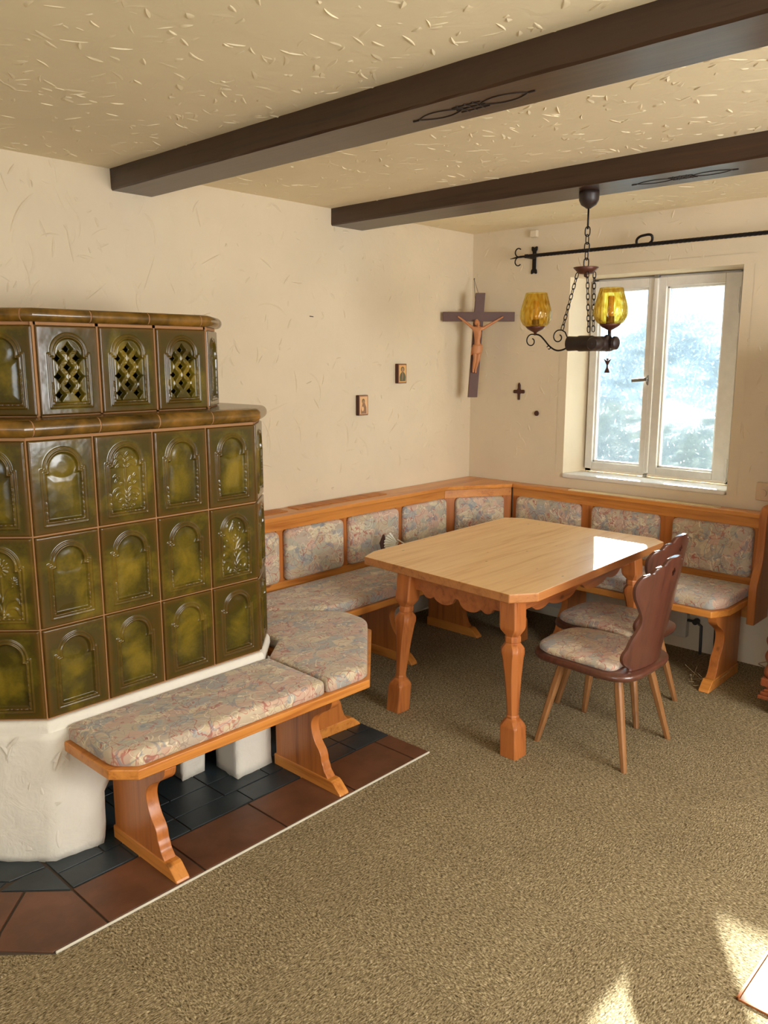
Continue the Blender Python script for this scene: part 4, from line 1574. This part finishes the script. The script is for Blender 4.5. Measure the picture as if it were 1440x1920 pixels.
def lamp():
    X = 3.64
    root = thing('hanging_lamp', 'dark wrought iron hanging lamp with two amber glass shades', 'lamp', (X, 2.075, 2.575))
    cy = 2.072
    m = MB().lathe([(.001, 2.575), (.047, 2.575), (.048, 2.560), (.046, 2.535), (.036, 2.515), (.020, 2.505), (.010, 2.498), (.001, 2.497)], (X, cy, 0), 28)
    child(m, 'canopy', M['lamp_wood'], root, smooth='all')
    m = MB()
    m.tube([(X, cy, 2.50), (X, cy, 2.405)], .0045, 8)
    chain_links(m, (X, cy, 2.412), (X, cy, 2.232), 5, w=.013, r=.0028)
    child(m, 'chain', M['iron'], root, smooth='all')
    m = MB().lathe([(.001, 2.205), (.018, 2.198), (.030, 2.200), (.040, 2.208), (.060, 2.228), (.058, 2.230), (.03, 2.222), (.001, 2.222)], (X, cy, 0), 28)
    m.lathe([(.001, 2.183), (.008, 2.187), (.009, 2.195), (.004, 2.202)], (X, cy, 0), 12)
    child(m, 'ceiling_plate', M['lamp_cup'], root, smooth='all')
    m = MB()
    chain_links(m, (X, cy + .045, 2.205), (X, 2.190, 1.940), 11, w=.0075, r=.0022)
    child(m, 'chain', M['iron'], root, smooth='all')
    m = MB()
    chain_links(m, (X + .02, cy - .035, 2.205), (X + .03, 2.035, 1.930), 11, w=.0075, r=.0022)
    child(m, 'chain', M['iron'], root, smooth='all')
    m = MB()
    chain_links(m, (X - .03, cy - .025, 2.205), (X - .04, 2.020, 1.925), 11, w=.0075, r=.0022)
    child(m, 'chain', M['iron'], root, smooth='all')
    # wooden hub: stout turned log lying along y with collars
    m = MB().lathe([(.001, 1.885), (.022, 1.887), (.030, 1.893), (.032, 1.905), (.026, 1.915), (.026, 1.925), (.038, 1.932), (.040, 1.945), (.033, 1.955), (.033, 2.01), (.037, 2.02), (.038, 2.09), (.034, 2.10), (.036, 2.15), (.001, 2.152)], (X, 0, 1.872), 24, 'y')
    child(m, 'wooden_hub', M['lamp_wood'], root, smooth=True)
    m = MB()
    m.lathe([(.001, -.115), (.026, -.113), (.033, -.10), (.034, -.06), (.028, -.045), (.034, -.03), (.034, .03), (.028, .045), (.034, .06), (.001, .062)], (X - .01, 1.955, 1.868), 24, 'x')
    m.lathe([(.001, 0), (.006, .002), (.007, .008), (.001, .010)], (X - .132, 1.955, 1.868), 12, 'x')
    child(m, 'hub_cross_block', M['lamp_wood'], root, smooth=True)
    def spiral(c, r0, r1, a0, a1, n=26):
        return [(X, c[0] + (r0 + (r1 - r0) * k / n) * math.cos(a0 + (a1 - a0) * k / n), c[1] + (r0 + (r1 - r0) * k / n) * math.sin(a0 + (a1 - a0) * k / n)) for k in range(n + 1)]
    # left arm: S-curve with three scrolls
    m = MB()
    arm = [(2.158, 1.865), (2.165, 1.850), (2.195, 1.840), (2.225, 1.842), (2.260, 1.862), (2.290, 1.892), (2.318, 1.915), (2.348, 1.922)]
    S_ = seg_curve(arm, 6)
    m.tube([(X, p[0], p[1]) for p in S_], .0042, 8)
    m.tube([(X, 2.348, 1.922)] + spiral((2.366, 1.888), .036, .012, R(125), R(-250)), .0032, 7)
    m.tube(spiral((2.262, 1.852), .012, .004, R(20), R(330), 16), .0026, 6)
    m.tube([(X, 2.158, 1.87), (X, 2.158, 1.90), (X, 2.172, 1.928), (X, 2.190, 1.938)] + spiral((2.208, 1.905), .036, .012, R(118), R(-240))[1:], .0032, 7)
    m.lathe([(.001, -.008), (.009, -.005), (.009, .005), (.001, .008)], (X, 2.160, 1.868), 12, 'y')
    child(m, 'scroll_arm', M['iron'], root, smooth='all')
    m = MB().tube([(X, 1.93, 1.895), (X, 1.933, 1.93)], .008, 8)
    child(m, 'scroll_arm', M['iron'], root, smooth='all')
    # shades with cup and candle
    for y0, zb in ((2.345, 1.930), (1.932, 1.932)):
        c = (X, y0, zb)
        m = MB().lathe([(.001, -.012), (.007, -.010), (.008, .0), (.020, .006), (.038, .016), (.050, .028), (.048, .030), (.036, .020), (.001, .012)], c, 28)
        cup = child(m, 'cup', M['lamp_cup'], root, smooth='all')
        m = MB().lathe([(.001, .012), (.019, .012), (.019, .065), (.001, .066)], c, 18)
        sock = m.build('lamp_socket', M['lamp_cup'], smooth=True)
        m = MB().lathe([(.001, .066), (.0145, .066), (.0145, .155), (.012, .158), (.001, .158)], c, 18)
        can = m.build('candle_sleeve', M['candle'], smooth=True)
        prof = [(.048, .028), (.062, .038), (.074, .058), (.079, .080), (.077, .105), (.070, .135), (.061, .165), (.053, .195)]
        Sp = seg_curve(prof, 4)
        m = MB()
        seg = 64
        rings = []
        for pr_ in Sp:
            ring = []
            for k in range(seg):
                t = 2 * math.pi * k / seg
                tw = t + pr_[1] * 4
                rr_ = pr_[0] + .0011 * math.sin(tw * 16) * min(1, (pr_[1] - .02) / .03)
                ring.append((rr_ * math.cos(t), rr_ * math.sin(t), pr_[1]))
            rings.append(ring)
        m.loft(rings, True, False)
        sh = m.build('glass_shade', M['amber'], smooth='all')
        sol = sh.modifiers.new('solid', 'SOLIDIFY')
        sol.thickness = .002
        sh.location = Vector(c) - root.location
        sh.parent = root
        for q in (sock, can):
            for vv in q.data.vertices:
                vv.co -= root.location
            q.parent = cup
    return root
lamp()

# ------------------------------------------------------------------ curtain rod
def rod():
    X = 4.80
    root = thing('curtain_rod', 'black twisted wrought iron curtain rod above the window', 'curtain rod', (X, 2.4, 2.47))
    m = MB()
    rings = []
    ys = [3.235 - k * .006 for k in range(int((3.235 - .55) / .006))]
    for y in ys:
        t = y * 60
        a = .0098 if 3.18 > y else .006
        ring = [(X + a * 1.2 * math.cos(t + q) , y, 2.470 + a * 1.2 * math.sin(t + q)) for q in (R(0), R(60), R(90), R(150), R(180), R(240), R(270), R(330))]
        rings.append(ring)
    m.loft(rings)
    child(m, 'twisted_bar', M['iron'], root, smooth=True)
    # ring loop hanging over the bar
    m = MB()
    pts = []
    for k in range(22):
        t = 2 * math.pi * k / 22
        pts.append((X - .012 * math.sin(t), 2.350 + .050 * math.copysign(abs(math.cos(t)) ** .75, math.cos(t)), 2.496 + .026 * math.copysign(abs(math.sin(t)) ** .75, math.sin(t)) - .010 * math.cos(t)))
    m.tube(pts, .0078, 7, closed=True)
    child(m, 'ring', M['iron'], root, smooth='all')
    # wall bracket
    m = MB()
    pb = [(-.018, -.09), (-.024, -.085), (-.022, -.065), (-.014, -.055), (-.014, .055), (-.022, .065), (-.024, .085), (-.018, .09), (-.006, .086), (0, .08), (.006, .086), (.018, .09), (.024, .085), (.022, .065), (.014, .055), (.014, -.055), (.022, -.065), (.024, -.085), (.018, -.09), (.006, -.086), (0, -.08), (-.006, -.086)]
    m.prism([(3.178 + u, 2.452 + v) for u, v in pb], XW - .012, XW - .004, lambda u, v, w: (w, u, v))
    m.box(X - .012, XW - .004, 3.165, 3.190, 2.458, 2.482)
    child(m, 'wall_bracket', M['iron'], root, bevel=.002)
    m = MB()
    for sg in (-1, 1):
        pts = [(X, 3.225, 2.470)]
        for k in range(18):
            a = R(-80 + 215 * k / 17)
            r_ = .030 - .008 * k / 17
            pts.append((X, 3.243 + r_ * math.cos(a), 2.470 + sg * (.032 + r_ * math.sin(a))))
        m.tube(pts, .0042, 6)
    m.tube([(X, 3.22, 2.47), (X, 3.26, 2.468), (X, 3.31, 2.462)], [.006, .006, .002], 7)
    child(m, 'scroll_finial', M['iron'], root, smooth='all')
rod()

# ------------------------------------------------------------------ crucifix in the corner
def crucifix():
    P = Vector((4.712, 3.500, 2.085))
    right = Vector((1, -1, 0)).normalized()
    root = thing('crucifix', 'dark wooden crucifix with carved figure hanging across the room corner', 'crucifix', P)
    upv = (Vector((0, 0, 1)) + right * .055 - Vector((1, 1, 0)).normalized() * .03).normalized()
    nrm = right.cross(upv) * -1
    if nrm.dot(Vector((-1, -1, 0))) < 0:
        nrm = -nrm
    nrm.normalize()
    F = lambda u, v, w: tuple(P + right * u + upv * v + nrm * w)
    FH = lambda u, v, w: tuple(P + right * u + Vector((0, 0, 1)) * v + nrm * w)
    t = .012
    m = MB().prism([(-.033, -.555), (.033, -.555), (.033, .160), (-.033, .160)], -t, t, F)
    child(m, 'upright_post', M['cross_wood'], root, bevel=.002)
    m = MB().prism([(-.250, -.032), (.250, -.032), (.250, .032), (-.250, .032)], -t + .001, t + .001, FH)
    child(m, 'crossbar', M['cross_wood'], root, bevel=.002)
    m = MB()
    nail = Vector((4.885, 3.685, 2.392))
    nail = P + Vector((1, 1, 0)).normalized() * .19 + Vector((0, 0, .27)) - right * .01
    m.tube([nail, F(-.02, .03, -.014)], .0013, 5)
    m.tube([nail, F(-.012, .155, -.010)], .0013, 5)
    child(m, 'cord', M['nail'], root)
    child(MB().tube([nail, nail - Vector((1, 1, 0)) * .012], .004, 8), 'nail', M['nail'], root)
    # carved figure: one continuous skinned body
    js = {  # name: (u, v, w, radius across, radius deep)
        'pel': (.003, -.205, .032, .024, .019), 'waist': (-.002, -.165, .034, .021, .016), 'chest': (-.003, -.118, .037, .031, .020), 'neckb': (-.003, -.080, .036, .024, .015), 'neck': (-.005, -.062, .040, .011, .011),
        'head': (-.010, -.044, .051, .0165, .017), 'crown': (-.014, -.026, .053, .013, .013),
        'shL': (-.034, -.080, .034, .0135, .0125), 'elL': (-.080, -.044, .025, .0095, .0095), 'wrL': (-.130, -.010, .021, .0065, .0065), 'haL': (-.150, .004, .021, .0090, .006),
        'shR': (.030, -.080, .034, .0135, .0125), 'elR': (.090, -.046, .025, .0095, .0095), 'wrR': (.148, -.012, .021, .0065, .0065), 'haR': (.170, .002, .021, .0090, .006),
        'hiL': (-.012, -.224, .032, .020, .018), 'knL': (-.008, -.285, .048, .0150, .015), 'caL': (-.011, -.320, .038, .0125, .013), 'anL': (-.013, -.362, .027, .0080, .008), 'toL': (-.013, -.384, .035, .0085, .007),
        'hiR': (.019, -.224, .032, .020, .018), 'knR': (.014, -.290, .044, .0150, .015), 'caR': (.007, -.325, .034, .0120, .012), 'anR': (.003, -.364, .026, .0080, .008), 'toR': (.004, -.386, .034, .0085, .007)}
    names = list(js)
    E_ = [('pel', 'waist'), ('waist', 'chest'), ('chest', 'neckb'), ('neckb', 'neck'), ('neck', 'head'), ('head', 'crown'), ('neckb', 'shL'), ('shL', 'elL'), ('elL', 'wrL'), ('wrL', 'haL'),
          ('neckb', 'shR'), ('shR', 'elR'), ('elR', 'wrR'), ('wrR', 'haR'), ('pel', 'hiL'), ('hiL', 'knL'), ('knL', 'caL'), ('caL', 'anL'), ('anL', 'toL'),
          ('pel', 'hiR'), ('hiR', 'knR'), ('knR', 'caR'), ('caR', 'anR'), ('anR', 'toR')]
    me = bpy.data.meshes.new('carved_figure')
    me.from_pydata([Vector(F(*js[n][:3])) - P for n in names], [(names.index(a), names.index(b)) for a, b in E_], [])
    o = bpy.data.objects.new('carved_figure', me)
    COL.objects.link(o)
    me.materials.append(M['corpus'])
    o.parent = root
    sk = o.modifiers.new('skin', 'SKIN')
    sk.use_smooth_shade = True
    for i, n in enumerate(names):
        sv = me.skin_vertices[0].data[i]
        sv.radius = (js[n][3], js[n][4])
        sv.use_root = (n == 'pel')
    ss = o.modifiers.new('sub', 'SUBSURF')
    ss.levels = 2
    ss.render_levels = 2
    o['label'] = 'light carved wooden figure with outstretched arms'
    # loincloth, hair, beard and face details
    def blob(c, rad, name, sc=(1, 1, 1), par=o, mat='corpus', seg=16):
        m = MB()
        rings = []
        for i in range(1, 10):
            a = math.pi * i / 10
            rings.append([F(c[0] + rad * sc[0] * math.sin(a) * math.cos(2 * math.pi * k / seg), c[1] + rad * sc[1] * math.cos(a), c[2] + rad * sc[2] * math.sin(a) * math.sin(2 * math.pi * k / seg)) for k in range(seg)])
        m.loft(rings)
        q = m.build(name, M[mat], smooth='all')
        for vv in q.data.vertices:
            vv.co -= P
        q.parent = par
    m = MB()
    rings = []
    for i in range(9):
        s_ = i / 8
        v = -.188 - s_ * .062
        rr_ = .028 + .004 * math.sin(s_ * 3) + .002 * (i % 2)
        rings.append([F(.003 + rr_ * 1.12 * math.cos(2 * math.pi * k / 20), v + .004 * math.cos(2 * math.pi * k / 20 + 1), .032 + rr_ * .85 * math.sin(2 * math.pi * k / 20) + .0012 * (k % 2)) for k in range(20)])
    m.loft(rings)
    q = m.build('loincloth', M['corpus'], smooth='all')
    for vv in q.data.vertices:
        vv.co -= P
    q.parent = o
    m = MB()
    m.loft([[F(-.028 + dx + s * -.004, -.205 - s * .055, .028 + dw) for dx, dw in ((-.010 * (1 - s * .3), 0), (0, .008), (.008, 0), (0, -.006))] for s in (0, .3, .6, 1.0)])
    q = m.build('cloth_knot', M['corpus'], smooth='all')
    for vv in q.data.vertices:
        vv.co -= P
    q.parent = o
    blob((-.018, -.038, .046), .018, 'hair', (.85, 1.25, .95))
    blob((-.006, -.062, .060), .0075, 'beard', (.9, 1.2, .8))
    blob((-.007, -.046, .0665), .0035, 'nose', (.6, 1.3, 1))
crucifix()

# small cross, round knob and wall bits on the window wall
m = MB()
pts = [(-.009, -.058), (.009, -.058), (.010, -.018), (.016, -.012), (.042, -.013), (.048, -.006), (.046, .010), (.038, .013), (.016, .012), (.011, .022), (.012, .045), (.004, .062), (-.004, .062), (-.011, .045), (-.010, .022), (-.016, .012), (-.038, .012), (-.046, .008), (-.047, -.008), (-.040, -.013), (-.016, -.012), (-.010, -.018)]
m.prism([(3.271 - u, 1.572 + v) for u, v in pts], XW - .010, XW - .0015, lambda u, v, w: (w, u, v))
tag(m.build('wall_cross', M['icon_side'], bevel=.003), 'small dark wooden cross on the wall beside the window', 'cross')
m = MB().lathe([(.001, 0), (.017, 0), (.019, .006), (.014, .012), (.008, .010), (.001, .013)], (XW - .013, 3.120, 1.427), 10, 'x')
tag(m.build('wall_rosette', M['icon_side'], smooth=True), 'small round dark metal rosette on the wall left of the window', 'wall ornament')
m = MB().box(XW - .03, XW - .0005, 3.155, 3.205, 2.60, 2.645)
tag(m.build('junction_box', M['wall'], bevel=.004), 'small cream box high on the wall above the curtain rod bracket', 'junction box')
# nail mark on the icon wall
m = MB().tube([(3.318, YW - .006, 2.045), (3.345, YW - .006, 2.043)], .0025, 6)
tag(m.build('wall_nail', M['nail']), 'small rusty nail in the plaster above the icons', 'nail')

# wall socket right of the window
sk_ = thing('wall_socket', 'beige wall socket at the right edge beside the bench end', 'socket', (XW, 1.56, 1.05))
child(MB().box(XW - .028, XW - .0005, 1.50, 1.615, .995, 1.10), 'housing', M['socket'], sk_, bevel=.006, smooth=True)
child(MB().lathe([(.001, 0), (.024, 0), (.024, .010), (.020, .012), (.018, .004), (.001, .003)], (XW - .036, 1.578, 1.040), 24, 'x'), 'socket_face', M['socket'], sk_, smooth=True)

# icons
def icon(x, z, label, style):
    root = thing('icon_block', label, 'picture', (x, YW - .012, z))
    w, h = .042, .064
    FN = lambda u, v, q: (x + u, YW - .002 - q, z + v)
    child(MB().prism([(-w, -h), (w, -h), (w, h), (-w, h)], 0, .028, FN), 'wooden_block', M['icon_side'], root, bevel=.003)
    child(MB().prism([(-w + .002, -h + .002), (w - .002, -h + .002), (w - .002, h - .002), (-w + .002, h - .002)], .028, .0286, FN), 'border', M['icon_rim'], root)
    gw, gh = w - .008, h - .009
    child(MB().prism([(-gw, -gh), (gw, -gh), (gw, gh), (-gw, gh)], .0286, .0290, FN), 'painted_ground', M['icon_gold' if style else 'icon_gold2'], root)
    circ = lambda cx_, cz_, r_, sy=1.0, n=20: [(cx_ + r_ * math.cos(2 * math.pi * k / n), cz_ + r_ * sy * math.sin(2 * math.pi * k / n)) for k in range(n)]
    if style:
        child(MB().prism(circ(0, .028, .018), .0290, .0293, FN), 'halo', M['icon_halo'], root)
        rb = [(-.028, -.050), (-.029, -.022), (-.024, -.004), (-.010, .010), (.010, .010), (.024, -.004), (.030, -.022), (.027, -.050)]
        child(MB().prism(rb, .0293, .0296, FN), 'robe', M['icon_dark'], root)
        child(MB().prism([(-.010, -.045), (-.006, .008), (.003, .009), (.006, -.02), (0, -.045)], .0296, .0298, FN), 'garment', M['icon_robe'], root)
        child(MB().prism(circ(0, .025, .010, 1.3), .0296, .0299, FN), 'painted_head', M['icon_skin'], root)
    else:
        child(MB().prism(circ(-.003, .026, .013, 1.2), .0290, .0293, FN), 'halo', M['icon_halo'], root)
        rb = [(-.026, -.052), (-.024, -.022), (-.014, .002), (-.008, .026), (.002, .032), (.010, .014), (.022, -.012), (.024, -.052)]
        child(MB().prism(rb, .0293, .0296, FN), 'robe', M['icon_robe'], root)
        child(MB().prism(circ(-.003, .022, .008, 1.3), .0296, .0299, FN), 'painted_head', M['icon_skin'], root)
        child(MB().prism(circ(-.010, -.022, .010, 1.5), .0296, .0299, FN), 'painted_hands', M['icon_gold2'], root)
icon(3.742, 1.508, 'lower left of two small painted icon blocks, pale robed figure', 0)
icon(4.112, 1.702, 'upper right of two small painted icon blocks, dark robed bust with halo', 1)

# angel ornament hanging in the window
ag = thing('angel_ornament', 'tiny wooden angel ornament hanging in front of the left window pane', 'ornament', (5.05, 2.688, 1.76))
aX = 5.055
body = [(-.016, -.040), (.016, -.040), (.014, -.030), (.005, -.012), (.004, .002), (.010, .012), (.024, .036), (.012, .030), (.006, .026), (-.006, .026), (-.012, .030), (-.024, .036), (-.010, .012), (-.004, .002), (-.005, -.012), (-.014, -.030)]
child(MB().prism([(2.688 + u * 1.15, 1.755 + v * 1.2) for u, v in body], aX - .002, aX + .002, lambda u, v, w: (w, u, v)), 'angel_body', M['icon_side'], ag, bevel=.0008)
child(MB().lathe([(.001, -.008), (.006, -.005), (.008, 0), (.006, .005), (.001, .008)], (aX, 2.688, 1.794), 12), 'angel_head', M['icon_side'], ag, smooth='all')
child(MB().tube([(aX, 2.683, 1.80), (aX, 2.677, 1.86), (aX + .03, 2.688, 2.24)], .0008, 5).tube([(aX, 2.693, 1.80), (aX, 2.699, 1.86), (aX + .03, 2.688, 2.24)], .0008, 5), 'thread', M['cable'], ag)

# pleated paper fan on the wall bench behind the table
def fan():
    C0 = Vector((3.666, 3.30, .675))
    root = thing('paper_fan', 'pale pleated paper fan standing on the bench behind the table', 'fan', C0)
    toward = Vector((.68, -.73, 0))
    upd = Vector((0, 0, 1))
    back = Vector((-.73, -.68, 0))
    m = MB()
    n = 20
    a0, a1 = R(125), R(245)
    rings = []
    for k in range(n + 1):
        a = a0 + (a1 - a0) * k / n
        wv = .006 if k % 2 else -.006
        d = toward * math.cos(a) + upd * math.sin(a)
        rings.append([tuple(C0 + d * .018), tuple(C0 + d * .05 + back * wv * .6), tuple(C0 + d * (.092 if k % 2 else .085) + back * wv)])
    m.loft(rings, False, False)
    o = child(m, 'pleated_leaf', M['fan_paper'], root)
    so = o.modifiers.new('solid', 'SOLIDIFY')
    so.thickness = .0008
    m = MB().tube([C0 + toward * -.008 + upd * .03, C0 + toward * .055 + upd * -.012], .004, 6)
    child(m, 'fan_stick', M['fan_paper'], root, smooth='all')
    m = MB()
    dd = [(-.098, .052), (-.088, .056), (-.075, .015), (-.068, -.040), (-.080, -.075), (-.105, -.055), (-.118, .0)]
    m.prism(dd, .020, .032, lambda u, v, w: tuple(C0 + toward * u + upd * v - back * w))
    child(m, 'dark_backing', M['icon_side'], root, bevel=.004)
    m = MB().box(C0.x - .05, C0.x + .05, C0.y - .03, C0.y + .03, .5205, .55)
    child(m, 'stand', M['icon_side'], root, bevel=.004)
    m = MB().tube([(C0.x, C0.y, .54), (C0.x, C0.y, .675)], .006, 8)
    child(m, 'stand_rod', M['icon_side'], root)
fan()

# loose cable by the cabinet, cobweb and bits under the bench end
m = MB()
S_ = seg_curve([(4.43, 1.25, .25), (4.40, 1.335, .215), (4.42, 1.375, .19), (4.46, 1.36, .165), (4.44, 1.29, .15), (4.40, 1.26, .01)], 8)
m.tube([tuple(p) for p in S_], .0028, 6)
tag(m.build('power_cable', M['cable'], smooth='all'), 'thin pale cable loop beside the twisted cabinet column', 'cable')
m = MB()
r9 = random.Random(4)
for k in range(7):
    x, y = r9.uniform(4.32, 4.50), r9.uniform(1.60, 1.80)
    a = r9.uniform(-.6, .6)
    L = r9.uniform(.012, .03)
    m.tube([(x, y, .006), (x + L * math.sin(a), y - L * math.cos(a), .008)], .0016, 5)
for k in range(9):
    x, y = r9.uniform(4.34, 4.46), r9.uniform(1.58, 1.76)
    m.tube([(x, y, .004), (x + r9.uniform(-.03, .03), y + r9.uniform(-.12, .12), .02 + r9.uniform(0, .10))], .0005, 4)
tag(m.build('cobweb', M['dry']), 'cobweb threads with dry straw bits on the carpet beside the bench end leg', 'cobweb', kind='stuff')

# ------------------------------------------------------------------ garden outside the window
m = MB().box(5.6, 40, -20, 30, -.6, -.5)
struct(m.build('ground', M['lawn']))
def bush(x, y, h, r_, n, seed, label):
    rr_ = random.Random(seed)
    root = thing('garden_bush', label, 'bush', (x, y, -.5))
    m = MB()
    for k in range(n):
        a, b = rr_.uniform(0, 2 * math.pi), math.acos(rr_.uniform(-1, 1))
        q = rr_.uniform(.4, 1) ** .5
        p = Vector((x + r_ * q * math.sin(b) * math.cos(a), y + r_ * q * math.sin(b) * math.sin(a), -.5 + h / 2 + h / 2 * q * math.cos(b)))
        d1 = Vector((rr_.uniform(-1, 1), rr_.uniform(-1, 1), rr_.uniform(-1, 1))).normalized() * rr_.uniform(.025, .05)
        d2 = d1.cross(Vector((rr_.uniform(-1, 1), rr_.uniform(-1, 1), rr_.uniform(-1, 1)))).normalized() * .02
        m.add([p - d1, p + d2, p + d1, p - d2], [(0, 1, 2, 3)])
    child(m, 'foliage', M['leaf'], root)
    m = MB()
    for k in range(7):
        a = rr_.uniform(0, 6.28)
        m.tube([(x, y, -.5), (x + .3 * r_ * math.cos(a), y + .3 * r_ * math.sin(a), -.5 + h * .5), (x + .6 * r_ * math.cos(a), y + .6 * r_ * math.sin(a), -.5 + h * .85)], [.03, .02, .01], 6)
    child(m, 'stems', M['twig'], root)
bush(10.4, 4.55, 2.9, 1.3, 9500, 1, 'hazy garden bush seen through the right window pane')
bush(12.0, 7.9, 2.3, 1.4, 9000, 2, 'low hazy garden bush seen through the left window pane')

def hedge():
    rr_ = random.Random(8)
    root = thing('garden_hedge', 'hazy low hedge filling the lower half of both window panes', 'hedge', (7.7, 3.6, -.5))
    m = MB()
    for k in range(13000):
        x, y = 7.7 + rr_.uniform(-.32, .32), rr_.uniform(1.9, 5.6)
        z = -.5 + (rr_.random() ** .7) * (1.72 + .12 * math.sin(y * 5) + .07 * math.sin(y * 13 + 1))
        p = Vector((x, y, z))
        d1 = Vector((rr_.uniform(-1, 1), rr_.uniform(-1, 1), rr_.uniform(-1, 1))).normalized() * rr_.uniform(.025, .05)
        d2 = d1.cross(Vector((rr_.uniform(-1, 1), rr_.uniform(-1, 1), rr_.uniform(-1, 1)))).normalized() * .022
        m.add([p - d1, p + d2, p + d1, p - d2], [(0, 1, 2, 3)])
    child(m, 'foliage', M['leaf'], root)
    m = MB()
    for k in range(12):
        y = 2.0 + k * .32
        m.tube([(7.7, y, -.5), (7.7 + rr_.uniform(-.1, .1), y + .1, .3), (7.7 + rr_.uniform(-.2, .2), y + rr_.uniform(-.2, .2), 1.05)], [.03, .02, .008], 6)
    child(m, 'stems', M['twig'], root)
hedge()
